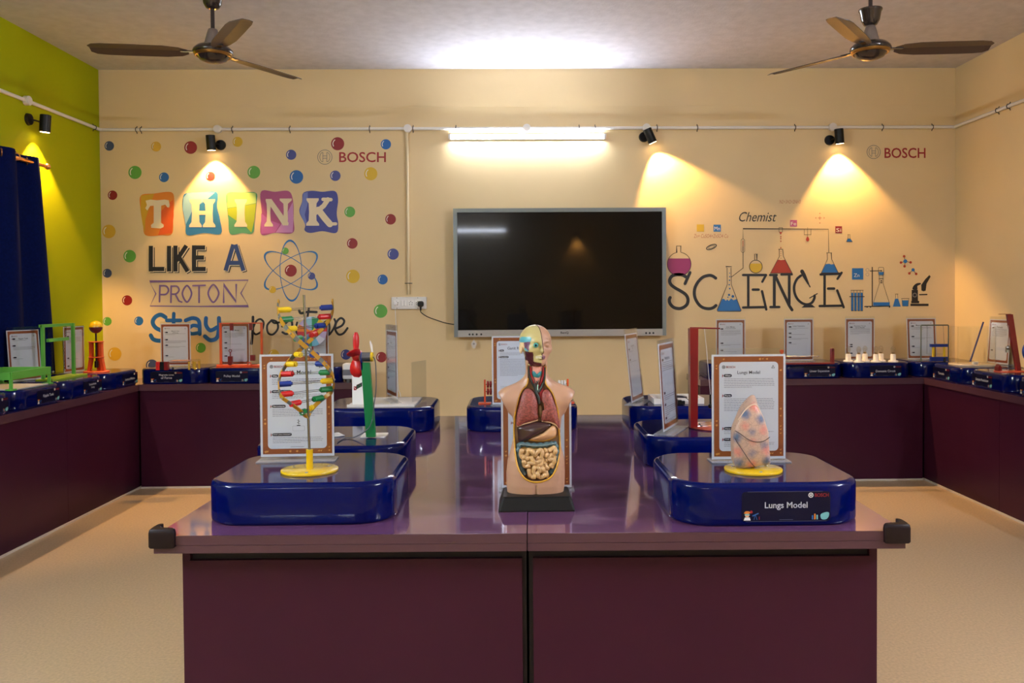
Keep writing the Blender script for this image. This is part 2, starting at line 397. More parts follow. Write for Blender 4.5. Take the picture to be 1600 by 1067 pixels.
# LIKE A, with drop outline
def drop(strokes, c):
    for dx, dy, ww, cc, L in ((11, 11, 7.2, 'black', 1), (6, 6, 6.6, 'cream', 2), (0, 0, 6.6, c, 3)):
        for s_ in strokes: a.stroke(q([(x+dx, y+dy) for x, y in s_]), ww, cc, L, cap=False)
a = Art()
drop([[(169, 490), (169, 678)], [(155, 660), (268, 660)], [(303, 490), (303, 678)], [(350, 488), (350, 678)], [(356, 600), (430, 488)], [(372, 566), (440, 678)], [(487, 486), (487, 676)], [(472, 502), (568, 502)], [(480, 576), (560, 576)], [(472, 660), (572, 660)]], 'black')
mural('painted_lettering', a, 'black drop-shadowed word LIKE')
a = Art(); drop([[(718, 672), (775, 480)], [(790, 480), (850, 672)], [(745, 615), (830, 615)]], 'navy')
mural('painted_lettering', a, 'dark blue drop-shadowed letter A')
# PROTON banner
a = Art()
a.stroke(q([(160, 752), (520, 748), (885, 742), (830, 838), (886, 933), (520, 935), (162, 932), (205, 842)]), 1.8, 'purple', 1, True)
a.stroke(q([(232, 900), (235, 782)]), 2.7, 'purple').stroke(q(smooth2([(235, 784), (280, 786), (298, 815), (280, 845), (236, 848)], 5, False)), 2.7, 'purple')
a.stroke(q([(316, 905), (318, 785)]), 2.7, 'purple').stroke(q(smooth2([(318, 787), (360, 788), (376, 815), (355, 842), (320, 845)], 5, False)), 2.7, 'purple').stroke(q([(350, 848), (375, 895), (395, 903)]), 2.7, 'purple')
a.stroke(q(smooth2([(434, 782), (468, 840), (434, 903), (400, 840)], 7)), 2.7, 'purple', 1, True)
a.stroke(q([(478, 783), (568, 780)]), 2.7, 'purple').stroke(q([(523, 783), (523, 905)]), 2.7, 'purple')
a.stroke(q(smooth2([(628, 775), (668, 838), (628, 905), (590, 838)], 7)), 2.7, 'purple', 1, True)
a.stroke(q([(704, 905), (704, 775), (795, 900), (796, 775)]), 2.9, 'purple')
mural('painted_banner', a, 'purple outlined ribbon with the word PROTON')
# atom
a = Art(); cx, cy = 454.6, 422.8
for an, A_, B_ in ((math.radians(33), 47.5, 17.5), (math.radians(-33), 47.5, 17.5), (math.radians(88), 47, 17)):
    pts = [(cx+A_*math.cos(t)*math.cos(an)-B_*math.sin(t)*math.sin(an), cy+A_*math.cos(t)*math.sin(an)+B_*math.sin(t)*math.cos(an)) for t in [2*PI*i/56 for i in range(56)]]
    a.stroke(pts, [1.1+1.9*abs(math.cos(2*PI*i/56))**6 for i in range(56)], 'sblue', 1, True)
atom = mural('painted_atom', a, 'blue atom with three crossing orbits')
for u, v, r, c in ((454.4, 422.8, 9.4, 'red'), (445.9, 392, 5.3, 'green'), (486.9, 431.3, 5.7, 'indigo'), (425.9, 452.5, 5.5, 'yellow')):
    h = Art().disc(u, v, r, c, 3); h.stroke([(u+r*.7*math.cos(t), v+r*.7*math.sin(t)) for t in [math.radians(170+k*12) for k in range(7)]], r*.12, 'white', 4)
    h.build('painted_particle', h.used(PM), atom, onwall)
# Stay positive
q2 = Q(4.706, 220, 440); a = Art()
def st(pts, w_, c='staub', k=5): a.stroke(q2(smooth2(pts, k, False)), w_, c)
st([(182, 262), (145, 243), (105, 262), (88, 300), (112, 340), (175, 372), (195, 408), (150, 434), (95, 425), (74, 395)], 6.4)
st([(243, 235), (243, 330), (265, 395), (315, 405)], 5.6); st([(192, 285), (292, 285)], 6)
st([(330, 285), (385, 268), (428, 292), (434, 385)], 6); st([(430, 330), (385, 322), (352, 350), (370, 382), (430, 375)], 5.6)
st([(480, 268), (480, 320), (512, 358), (562, 335)], 6.2); st([(575, 268), (575, 345), (560, 412), (512, 430), (472, 402)], 6.4)
mural('painted_lettering', a, 'bold blue handwritten word Stay')
a = Art()
st([(825, 260), (824, 340), (820, 400), (814, 456)], 4.2, 'black'); st([(828, 335), (850, 290), (882, 276), (904, 305), (888, 362), (848, 388), (826, 370)], 3, 'black')
st([(962, 284), (930, 322), (936, 376), (972, 388), (1008, 345), (1000, 296), (962, 284), (985, 305), (1030, 296)], 3.2, 'black')
st([(1040, 330), (1092, 285), (1112, 300), (1108, 350), (1075, 385), (1042, 372)], 3.4, 'black')
st([(1150, 300), (1140, 350), (1155, 385), (1180, 370)], 3, 'black')
st([(1165, 212), (1178, 232), (1230, 222), (1292, 224)], 4, 'black'); st([(1236, 198), (1222, 300), (1232, 375), (1262, 380)], 3.4, 'black')
st([(1300, 300), (1292, 350), (1305, 385), (1330, 370)], 3, 'black'); a.disc(*q2([(1305, 268)])[0], 2.2, 'black')
st([(1350, 300), (1378, 288), (1388, 340), (1380, 392), (1412, 355), (1432, 305), (1424, 276)], 3.2, 'black')
st([(1440, 342), (1480, 322), (1496, 288), (1470, 268), (1438, 300), (1430, 350), (1455, 388), (1490, 380), (1520, 342)], 3.4, 'black')
mural('painted_lettering', a, 'black script word positive')
# sponsor marks
for u, v, r, bx in ((507.6, 245.5, 11.2, (530, 237.5, 603, 253.5)), (1365, 237.5, 10.4, (1382, 231, 1446, 247))):
    a = Art(); ci = lambda R: [(u+R*math.cos(2*PI*i/36), v+R*math.sin(2*PI*i/36)) for i in range(36)]
    a.stroke(ci(r), .9, 'grey', 1, True)
    for sx in (-1, 1):
        a.stroke([(u+sx*r*.28, v-r*.62), (u+sx*r*.28, v+r*.62)], .8, 'grey')
        a.stroke([(u+sx*(r*.28+r*.42*math.sin(t)), v+r*.66*math.cos(t)) for t in [PI*i/10 for i in range(11)]], .8, 'grey')
        a.stroke([(u-r*.28, v+sx*r*.16), (u+r*.28, v+sx*r*.16)], .8, 'grey')
    e = mural('painted_emblem', a, 'grey ringed armature emblem' + (' left of the screen' if u < 800 else ' at the far right'))
    a = Art().text('BOSCH', *bx, 'logored', 1, bold=0.012, down=True)
    mural('painted_lettering', a, 'red capital lettering BOSCH' + (' left of the screen' if u < 800 else ' at the far right'))

# ------------------------------------------------------------------ SCIENCE mural
qa = Q(8.894, 1030, 380); qb = Q(8.0, 1140, 380); qc = Q(5.333, 1060, 300); qd = Q(8.894, 1310, 380)
def letter(strokes, lab, extra=None):
    global a
    a = Art()
    for pts, w_, fn, sm_ in strokes: a.stroke(fn(smooth2(pts, 4, False) if sm_ else pts), w_, 'black')
    if extra: extra(a)
    return mural('painted_letter', a, lab)
letter([([(375, 470), (320, 440), (250, 435), (180, 455), (145, 510), (160, 570), (220, 620), (300, 665), (370, 715), (400, 780), (385, 850), (330, 895), (270, 908), (200, 890), (152, 840), (140, 790), (152, 755)], 5, qa, 1), ([(358, 562), (428, 408)], 4.7, qa, 0)], 'black rounded letter S under the magenta flask')
letter([([(785, 485), (740, 455), (690, 447), (610, 470), (545, 530), (500, 610), (487, 690), (502, 770), (550, 850), (610, 895), (690, 910), (750, 895), (788, 865)], 4.8, qa, 1)], 'black rounded letter C beside the flask')
letter([([(168, 397), (455, 397)], 3.8, qb, 0), ([(452, 402), (408, 482)], 3.6, qb, 0), ([(233, 400), (233, 800)], 4, qb, 0), ([(168, 803), (440, 798)], 3.8, qb, 0), ([(290, 580), (362, 580)], 4, qb, 0), ([(405, 600), (458, 828)], 3.8, qb, 0)], 'black letter E under the yellow flask')
letter([([(505, 397), (590, 397)], 3.6, qb, 0), ([(558, 400), (558, 795)], 4.6, qb, 0), ([(510, 797), (620, 797)], 3.8, qb, 0), ([(568, 402), (660, 600), (745, 780), (780, 833)], 4.6, qb, 0), ([(645, 392), (778, 390)], 3.4, qb, 0), ([(745, 395), (745, 760)], 4.4, qb, 0)], 'black letter N under the red flask')
letter([([(890, 405), (840, 450), (808, 530), (812, 620), (850, 700), (910, 750), (975, 765), (1030, 740), (1058, 690), (1062, 655)], 4, qb, 1), ([(905, 352), (930, 400), (982, 505)], [6, 6, 3], qb, 0), ([(988, 515), (1004, 545)], 2, qb, 0), ([(1000, 685), (1095, 630)], 1.6, qb, 0)], 'black letter C drawn as a microscope',
       lambda A: A.poly(qb([(897, 805), (940, 768), (1030, 768), (1073, 802)]), 'black'))
letter([([(1137, 390), (1390, 380)], 3.8, qb, 0), ([(1400, 368), (1348, 445)], 3.6, qb, 0), ([(1187, 390), (1187, 785)], 4, qb, 0), ([(1125, 785), (1418, 780)], 3.8, qb, 0), ([(1230, 567), (1305, 567)], 4, qb, 0), ([(1345, 590), (1425, 800)], 3.8, qb, 0)], 'black letter E under the blue flask')
def flask(outline, w_, fill, c, lab, fn, more=None):
    A = Art(); A.poly(fn(fill), c, 1); A.stroke(fn(outline), w_, 'brown', 2)
    if more: more(A)
    return mural('painted_flask', A, lab)
circ = lambda cx, cy, r, a0, a1, n=30: [(cx+r*math.cos(math.radians(a0+(a1-a0)*i/n)), cy+r*math.sin(math.radians(a0+(a1-a0)*i/n))) for i in range(n+1)]
flask([(240, 38), (300, 38), (298, 125)]+circ(277, 290, 165, -80, 260)+[(243, 130), (240, 38)], .9, circ(277, 290, 162, -29, 209), 'magenta', 'round flask of magenta liquid', qa)
flask([(945, 350), (925, 325), (1008, 325), (996, 350), (1002, 575), (1138, 935), (1130, 945), (812, 945), (805, 930), (945, 575), (942, 350)], .9, [(868, 790), (880, 770), (905, 776), (925, 800), (945, 780), (968, 802), (1000, 765), (1030, 792), (1078, 775), (1138, 940), (806, 940)], 'sblue', 'tall conical flask of blue liquid as letter I', qa,
      lambda A: [A.disc(*qa([(x, y)])[0], r/8.894, 'staub', 2) for x, y, r in ((970, 718, 16), (1023, 738, 19), (955, 750, 9), (980, 630, 11), (972, 577, 10), (976, 515, 10), (980, 465, 9), (978, 415, 7))])
flask(circ(327, 292, 80, -100, 260)+[(313, 205), (312, 135), (340, 135), (340, 208)], 1.1, circ(327, 292, 77, -30, 210), 'yellow', 'round flask of yellow liquid', qb)
flask([(612, 75), (666, 75), (663, 80), (672, 165), (782, 375), (508, 375), (622, 165), (620, 80), (612, 75)], .9, [(597, 212), (612, 205), (640, 212), (690, 207), (780, 373), (510, 373)], 'rust', 'conical flask of red liquid', qb,
      lambda A: [A.disc(*qb([(640, y)])[0], .6, 'rust', 2) for y in (105, 130, 155, 188)])
flask([(1212, 120), (1278, 120), (1270, 125), (1275, 200), (1358, 370), (1145, 370), (1222, 200), (1218, 125), (1212, 120)], .8, [(1200, 262), (1245, 256), (1270, 266), (1305, 260), (1356, 370), (1147, 370)], 'sblue', 'conical flask of blue liquid over letter E', qb)
flask([(1410, 355), (1432, 355), (1428, 360), (1430, 385), (1450, 414), (1398, 414), (1412, 385), (1414, 360), (1410, 355)], .5, [(1412, 388), (1430, 388), (1449, 413), (1399, 413)], 'sblue', 'tiny blue conical flask by the Si tile', qc)
a = Art()
a.stroke(qa([(1005, 468), (1165, 345), (1165, 120)]), 1.0, 'brown').stroke(qc([(538, 520), (538, 500)]), .9, 'brown')
a.stroke(qc([(538, 390), (538, 306), (1250, 310), (1253, 505)]), .9, 'brown')
a.stroke(qc(rr2(30, 112, 14, 5, (537, 447))), .6, 'brown', 1, True).stroke(qc([(538, 405), (538, 455)]), 1.2, 'rust').stroke(qc([(538, 455), (538, 492)]), 1.2, 'brown')
a.stroke(qc([(837, 297), (867, 297), (866, 330), (852, 353), (838, 330)]), .7, 'brown', 1, True).poly(qc([(840, 333), (864, 333), (852, 354)]), 'rust', 2)
for y in (372, 388, 410, 465): a.disc(*qc([(853, y)])[0], .8, 'rust', 1, 1.4)
a.stroke(qc([(1049, 310), (1049, 356), (1104, 356), (1104, 310)]), .6, 'brown').stroke(qc([(1076, 296), (1076, 372)]), .6, 'brown')
a.poly(qc(smooth2([(1076, 370), (1090, 396), (1076, 413), (1062, 396)], 5)), 'rust', 2)
mural('painted_apparatus', a, 'thin black glass tubing with thermometer and droppers')
a = Art()
a.text('Chemist', *qc([(505, 166)])[0], *qc([(818, 246)])[0], 'black', 1, 0.0, 0.35, down=True)
mural('painted_lettering', a, 'black slanted word Chemist')
for bx, c, t_ in (((153, 270, 213, 330), 'yellow', None), ((292, 272, 353, 330), 'sblue', 'Mn'), ((930, 233, 988, 288), 'mauve', 'Fe'), ((1307, 285, 1363, 343), 'red', 'Si')):
    a = Art(); (x0, y0), (x1, y1) = qc([bx[:2], bx[2:]]); a.rect(x0, y0, x1, y1, c)
    if t_: a.text(t_, x0+1.4, y0+3, x1-1.4, y1-2, 'white', 2, 0.0, down=True)
    mural('painted_element_tile', a, {None: 'plain yellow square', 'Mn': 'blue square lettered Mn', 'Fe': 'pinkish square lettered Fe', 'Si': 'red square lettered Si'}[t_])
a = Art(); (x0, y0), (x1, y1) = qd([(188, 347), (345, 505)]); a.rect(x0, y0, x1, y1, 'sblue').text('Zn', x0+3, y1-9.5, x0+11.5, y1-4, 'white', 2, 0, down=True)
mural('painted_element_tile', a, 'large blue square lettered Zn')
a = Art().text('Zn+CuSO\u2084+ZnSO\u2084 Cu' if False else 'Zn+ CuSO4+ZnSO4 Cu', *qc([(128, 350)])[0], *qc([(415, 382)])[0], 'formula', 1, 0, 0.2, down=True)
mural('painted_formula', a, 'small reddish handwritten chemical formula')
a = Art().text('N2+3H2=2NH3', *qc([(842, 66)])[0], *qc([(1018, 96)])[0], 'formula', 1, -0.005, 0.2, down=True)
mural('painted_formula', a, 'faint reddish formula high on the wall')
a = Art(); el = lambda k: [(275+k*(44*math.cos(t)*.93+17*math.sin(t)*.36), 458+k*(-44*math.cos(t)*.36+17*math.sin(t)*.93)) for t in [2*PI*i/24 for i in range(24)]]
a.stroke(qc(el(1)), 1.3, 'black', 1, True).stroke(qc(el(.62)), .6, 'black', 1, True)
mural('painted_ring', a, 'small black tilted ring')
a = Art()
a.stroke(qc([(1164, 216), (1192, 216)]), .6, 'rust').stroke(qc([(1178, 202), (1178, 230)]), .6, 'rust')
for x, y in ((1178, 178), (1178, 258), (1145, 216), (1214, 216)): a.disc(*qc([(x, y)])[0], .9, 'formula')
mural('painted_crystal', a, 'tiny reddish cross of dots')
# lab bench drawings at the right
a = Art()
for x in (193, 237, 282, 323): a.rect(*qd([(x-16, 688)])[0], *qd([(x+14, 935)])[0], 'sblue').rect(*qd([(x-18, 935)])[0], *qd([(x+18, 942)])[0], 'black', 2).stroke(qd([(x-16, 655), (x-16, 935)]), .4, 'brown', 2).stroke(qd([(x+14, 655), (x+14, 935)]), .4, 'brown', 2)
a.stroke(qd([(172, 653), (345, 653)]), .7, 'brown', 2).stroke(qd([(155, 742), (358, 742)]), 1.2, 'black', 3)
mural('painted_test_tubes', a, 'rack of four blue test tubes')
a = Art()
a.stroke(qd([(470, 335), (470, 868)]), 1.6, 'brown').stroke(qd([(365, 880), (715, 872)]), 1.6, 'black').stroke(qd([(440, 385), (595, 382)]), 1.3, 'black', 3)
for x in (398, 445, 710): a.disc(*qd([(x, 886)])[0], 1.1, 'black')
a.stroke(qd([(575, 540), (485, 830)]), .6, 'brown').stroke(qd([(615, 540), (708, 830)]), .6, 'brown').rect(*qd([(482, 820)])[0], *qd([(712, 868)])[0], 'sblue')
a.stroke(qd(rr2(74, 110, 14, 4, (592, 390))), .6, 'brown', 2, True).poly(qd([(556, 398), (630, 398), (622, 440), (565, 440)]), 'sblue', 1)
a.stroke(qd([(566, 445), (566, 540)]), .6, 'brown').stroke(qd([(620, 445), (620, 540)]), .6, 'brown').stroke(qd([(563, 492), (622, 492)]), 1, 'brown')
for y in (383, 522, 548): a.disc(*qd([(595, y)])[0], 1.1, 'black', 3)
mural('painted_stand', a, 'clamp stand holding a flask over blue liquid')
a = Art()
a.poly(qd([(787, 770), (830, 770), (866, 880), (756, 880)]), 'sblue').stroke(qd([(790, 706), (828, 706)]), .7, 'brown').stroke(qd([(797, 708), (795, 765)]), .5, 'brown').stroke(qd([(822, 708), (826, 765)]), .5, 'brown')
mural('painted_flask', a, 'small blue conical flask by the microscope')
a = Art(); a.poly(qd([(880, 792), (976, 792), (970, 872), (890, 872)]), 'sblue').stroke(qd([(874, 770), (982, 768)]), .7, 'brown').stroke(qd([(880, 770), (890, 874), (968, 874), (976, 770)]), .5, 'brown')
mural('painted_beaker', a, 'small beaker of blue liquid')
a = Art()
a.rect(*qd([(1000, 840)])[0], *qd([(1252, 872)])[0], 'black').rect(*qd([(1012, 800)])[0], *qd([(1122, 834)])[0], 'black').rect(*qd([(1018, 648)])[0], *qd([(1104, 800)])[0], 'black')
a.poly(qd(smooth2([(1030, 640), (1045, 590), (1090, 556), (1142, 553), (1140, 572), (1098, 595), (1095, 645)], 4)), 'black')
a.poly(qd([(1150, 580), (1205, 500), (1262, 442), (1282, 462), (1225, 560), (1212, 660), (1180, 668), (1152, 655)]), 'black')
a.stroke(qd([(1128, 715), (1228, 712)]), 2, 'black').disc(*qd([(1060, 720)])[0], 3.6, 'grey', 2).disc(*qd([(1060, 720)])[0], 2.2, 'black', 3)
mural('painted_microscope', a, 'black silhouette of a microscope')
for (c, rs, lab) in (((928, 250), [(912, 182), (868, 268), (1002, 266), (918, 320)], 'blue and red molecule of five balls'), ((1036, 370), [(985, 418), (1080, 426)], 'blue and red molecule of three balls')):
    a = Art()
    for r_ in rs: a.stroke(qd([c, r_]), .8, 'black').disc(*qd([r_])[0], 2, 'rust', 2)
    a.disc(*qd([c])[0], 3 if len(rs) > 2 else 2.6, 'sblue', 3); mural('painted_molecule', a, lab)
a = Art()
for y in (372, 434): a.stroke(qd(circ(402, y, 22, 0, 345, 20)), .35, 'indigo', 1, True)
mural('painted_ring', a, 'two faint linked rings by the blue square')

# ================================================================== WALL AND CEILING FIXTURES
m_pvc = mat('white_pvc', (226, 220, 212), 0.4)
m_clip = mat('dark_clip', (70, 66, 62), 0.4, 0.6)
m_black = mat('satin_black', (9, 9, 10), 0.4, spec=.3)
m_white = mat('white_plastic', (228, 226, 222), 0.35)
m_tube = mat('tube_lamp_glow', (228, 238, 255), 0.4, emit=TUBE_BACK)
m_tube2 = mat('tube_lamp_glow_room', (226, 236, 255), 0.4, emit=TUBE_ROOM)
m_tube3 = mat('tube_lamp_glow_rear', (226, 236, 255), 0.4, emit=TUBE_REAR)
m_lens = mat('spot_lens_glow', (255, 214, 150), 0.3, emit=14)
ZP = 2.668
def conduit(name, label, p0, p1, nrm_, clips, boxes, m_pipe=None, r=0.0125):
    t = thing(name, label, 'conduit', p0); p0 = Vector(p0); p1 = Vector(p1); d = p1-p0; N = Vector(nrm_)
    obj('pipe', MB().cyl((0, 0, 0), d, r, n=12), m_pipe or m_pvc, t)
    u = d.normalized(); side = u.cross(N)
    for k in clips:
        c = d*k; m = MB()
        m.tube([c+N*(-r)+side*(r+.016), c+N*(-r*.6)+side*(r+.004), c+N*(r*.9)+side*r, c+N*(r+.003), c+N*(r*.9)-side*r, c+N*(-r*.6)-side*(r+.004), c+N*(-r)-side*(r+.016)], 0.0032, 6)
        obj('saddle_clip', m, m_clip, t)
    for k in boxes:
        c = d*k; m = MB().cyl(c-N*0.008, c+N*0.022, 0.031, n=20); m.cyl(c+N*0.022, c+N*0.026, 0.027, n=20)
        obj('junction_box', m, m_pvc, t)
    return t
bx = lambda u: (atY(u, 200, YB).x-XL)/(XR-XL)
conduit('conduit_pipe', 'long white conduit run across the beige back wall', (XL+.012, YB-.0135, ZP), (XR-.012, YB-.0135, ZP), (0, -1, 0),
        [bx(u) for u in (212, 219, 362, 452, 577, 645, 712, 905, 930, 1027, 1090, 1243, 1380, 1458)], [bx(u) for u in (340, 637, 823, 1010, 1301)])
xs_ = atY(637, 300, YB).x
conduit('conduit_pipe', 'vertical cream conduit dropping to the socket board', (xs_, YB-.0135, ZP-.03), (xs_, YB-.0135, 1.385), (0, -1, 0), [0.93], [], mat('painted_conduit', (214, 194, 152), .45))
conduit('conduit_pipe', 'white conduit on the lime green wall', (XL+.0135, YB-.012, ZP), (XL+.0135, 2.0, ZP-.02), (1, 0, 0), [0.02, 0.3, .31], [0.215])
conduit('conduit_pipe', 'white conduit on the right beige wall', (XR-.0135, YB-.012, ZP), (XR-.0135, 2.0, ZP-.02), (-1, 0, 0), [0.13, 0.16, .5], [])

def tube_lamp(label, loc, rz, m):
    t = thing('tube_light', label, 'lamp', loc, rz)
    obj('housing', MB().rrect(1.22, .042, .006, [(0, 0), (0, .018), (.002, .020)], T=Matrix.Rotation(PI/2, 4, 'X')), m_white, t)
    obj('lamp_tube', MB().loft([[(x, -.020-.022*math.sin(PI*k/12), .016*math.cos(PI*k/12)) for k in range(13)] for x in (-.592, .592)]), m, t)
    for s in (-1, 1): obj('end_cap', MB().box((s*.601, -.03, 0), (.018, .024, .036)), m_white, t)
    return t
p = atY(824, 213, YB)
tube_lamp('bright white tube light above the black screen', (p.x, YB, 2.603), 0, m_tube)
tube_lamp('tube light on the rear wall mirrored in the screen', (-.85, YR, 2.72), PI, m_tube3)
tube_lamp('added unseen fill tube on rear wall nearer the green wall', (-2.45, YR, 2.72), PI, m_tube3)  # added fill tube, out of view, brightens surfaces facing the camera
tube_lamp('tube light high on the green wall beside the viewer', (XL, 1.0, 2.56), PI/2, m_tube2)
tube_lamp('tube light high on the right beige wall beside the viewer', (XR, 1.0, 2.56), -PI/2, m_tube2)

def spot_lamp(label, loc, rz, aim, off=(-.045, 0), energy=SPOT_W, group=None):
    t = thing('wall_spotlight', label, 'spotlight', loc, rz)
    obj('mount_plate', MB().cyl((0, 0, 0), (0, -.018, 0), .04, .036, n=24), m_black, t)
    a = Vector(aim).normalized(); c = Vector((off[0], -.085, off[1]))
    obj('arm', MB().tube([(0, -.015, 0), (off[0]*.3, -.045, off[1]*.3), (off[0]*.8, -.08, off[1]*.8)], .006, 8), m_black, t)
    p0 = c-a*.058; p1 = c+a*.054
    obj('lamp_head', MB().cyl(p0, p1, .034, n=24).cyl(p0-a*.003, p0, .029, .033, n=24, cap=True), m_black, t)
    obj('lens', MB().cyl(p1-a*.001, p1+a*.002, .028, n=20), m_lens, t, 'glowing warm lens')
    ld = bpy.data.lights.new('spot_beam', 'SPOT'); ld.energy = energy; ld.color = (1.0, .56, .18); ld.spot_size = math.radians(86); ld.spot_blend = .35; ld.shadow_soft_size = .02
    lo = bpy.data.objects.new('spot_beam', ld); COL.objects.link(lo); lo.parent = t; lo.location = p1+a*.012
    lo.rotation_euler = Vector((aim[0], aim[1], aim[2])).to_track_quat('-Z', 'Y').to_euler()
    return t
P = lambda u, v: atY(u, v, YB)
p = P(345, 227); spot_lamp('black wall spotlight over the THINK lettering', (p.x, YB, 2.55), 0, (0.02, .12, -1), (-.045, 0))
p = P(1006, 215); spot_lamp('black wall spotlight tilted sideways right of the screen', (p.x, YB, 2.6), 0, (.45, .10, -1), (.035, -.01))
p = P(1296, 219); spot_lamp('black wall spotlight near the right emblem and SCIENCE mural', (p.x, YB, 2.57), 0, (.12, .12, -1), (.045, .012))
spot_lamp('black wall spotlight on the green wall above the curtain', (XL, 5.56, 2.55), PI/2, (.05, .10, -1), (.05, -.02), SPOT_W*1.1)
spot_lamp('black wall spotlight on the rear wall behind the viewer', (1.15, YR, 2.62), PI, (0, .12, -1), (-.045, 0))

# ------------------------------------------------------------------ ceiling fans
m_fan = mat('dark_brown_enamel', (44, 34, 30), 0.22, coat=.4)
m_blade = mat('brown_fan_blade', (74, 58, 50), 0.4)
m_trim = mat('brass_trim', (168, 128, 66), 0.3, .9)
m_fanneck = mat('fan_neck_grey', (112, 98, 88), 0.45)
def fan(label, x, y, zh, angs, cup_z, pitch):
    t = thing('ceiling_fan', label, 'ceiling fan', (x, y, zh)); top = ZC-zh
    obj('down_rod', MB().cyl((0, 0, .1), (0, 0, top), .011, n=12), m_fan, t)
    c = cup_z-zh
    obj('canopy_cup', MB().lathe([(.018, c), (.034, c+.006), (.048, c+.03), (.056, c+.075), (.062, c+.083), (.062, c+.09), (.012, c+.092)], 24), m_fan, t)
    obj('motor_neck', MB().lathe([(.05, .03), (.046, .05), (.032, .1), (.024, .125), (.012, .13)], 24), m_fanneck, t)
    obj('motor_housing', MB().lathe([(.02, .036), (.085, .03), (.104, .012), (.108, 0), (.1, -.012), (.088, -.018)], 32), m_fan, t)
    obj('trim_ring', MB().lathe([(.102, -.008), (.097, -.022), (.088, -.025), (.086, -.018)], 32), m_trim, t)
    obj('bottom_cap', MB().lathe([(.086, -.02), (.07, -.042), (.04, -.055), (.001, -.06)], 32), m_fan, t)
    for an in angs:
        T = Matrix.Rotation(math.radians(an), 4, 'Z') @ Matrix.Rotation(math.radians(pitch), 4, 'X'); m = MB()
        rings = []
        for r, wd, th in ((.13, .05, .003), (.17, .10, .003), (.25, .128, .003), (.42, .132, .003), (.56, .13, .003), (.61, .115, .003), (.635, .07, .003)):
            rings.append([(r, -wd/2, -.004), (r, 0, .003), (r, wd/2, -.006), (r, wd/2, -.003), (r, 0, .006), (r, -wd/2, -.001)])
        m.loft(rings, 0, False, True, True, T)
        b = obj('fan_blade', m, m_blade, t)
        obj('blade_bracket', MB().box((.125, 0, .0), (.09, .03, .006), 0, Matrix.Rotation(math.radians(an), 4, 'Z')), m_fan, b)
    return t
p = atZ(333, 82, 2.71); fan('dark ceiling fan on the left, near the green wall', p.x, p.y, 2.71, (188, 60, 302), 2.945, 11)
p = atZ(1360, 77, 2.69); rf = fan('dark ceiling fan on the right, cup slipped down its rod', p.x, p.y, 2.69, (-5, 128, 233), 2.815, -12)
m = MB()
for k, (R1, R2, sg) in enumerate(((.085, .04, -1), (.06, .05, -1), (.035, .03, 1))): m.tube([(sg*(.010+R1-R1*math.cos(t)), .004*k, .385-.012*k+R2*math.sin(t)) for t in [2*PI*i/18 for i in range(18)]], .0022, 6, 0, True)
obj('loose_wire', m, mat('yellowed_wire', (150, 128, 92), .5), rf)

# ------------------------------------------------------------------ interactive screen
m_bez = mat('screen_grey_bezel', (122, 130, 130), 0.35, .3)
m_bar = mat('screen_silver_bar', (170, 168, 164), 0.35, .4)
m_scr = mat('black_glass_screen', (2, 2, 3), 0.2, spec=.1, coat=.25)
YF = 6.41
a0 = atY(708, 326, YF); a1 = atY(1041, 524, YF); sx0, sx1, sz1, sz0 = a0.x, a1.x, a0.z, a1.z
tv = thing('display_screen', 'large black interactive screen with grey bezel on back wall', 'screen', ((sx0+sx1)/2, YF, sz0)); W_ = sx1-sx0; H_ = sz1-sz0
obj('back_housing', MB().box((0, .052, H_/2), (W_-.02, .07, H_-.02)), m_black, tv)
m = MB(); b = .03; bb = .052
m.box((-W_/2+b/2, .004, H_/2), (b, .03, H_)).box((W_/2-b/2, .004, H_/2), (b, .03, H_)).box((0, .004, H_-b/2), (W_-2*b, .03, b))
obj('bezel', m, m_bez, tv)
obj('bottom_bar', MB().box((0, .002, bb/2), (W_-2*b, .034, bb)), m_bar, tv, 'silver bar with buttons')
obj('screen_panel', MB().box((0, .012, (H_-b+bb)/2), (W_-2*b, .02, H_-b-bb)), m_scr, tv)
def tvart(name, art, mm, label=None): return art.build(name, art.used(mm), tv, lambda x, y, L: (x, -.0155-.0004*L, y), label)
lm = dict(k=mat('print_black', (20, 20, 24), .5))
tvart('brand_lettering', Art().text('BenQ', .0, .017, .062, .036, 'k', 1, .02), lm)
for x in (-.70, -.675, -.645, -.61, .66, .688, .716): tvart('button', Art().disc(x, .02, .0075, 'k'), lm)
# tag hanging under the screen
t = thing('paper_tag', 'small white paper tag hanging under the screen', 'tag', (atY(740, 527, YF).x, YF+.03, sz0))
obj('tag_card', MB().prism([(0, -.022), (.022, -.055), (.008, -.09), (-.008, -.09), (-.022, -.055)], -.001, .001), mat('tag_paper', (214, 206, 196), .6), t)
obj('string', MB().tube([(0, 0, .0), (.002, 0, -.025)], .001, 5), m_white, t)
Art().disc(0, -.055, .008, 'g').build('print', {'g': mat('tag_print', (150, 146, 142), .6)}, t, lambda x, y, L: (x, -.0016, y))

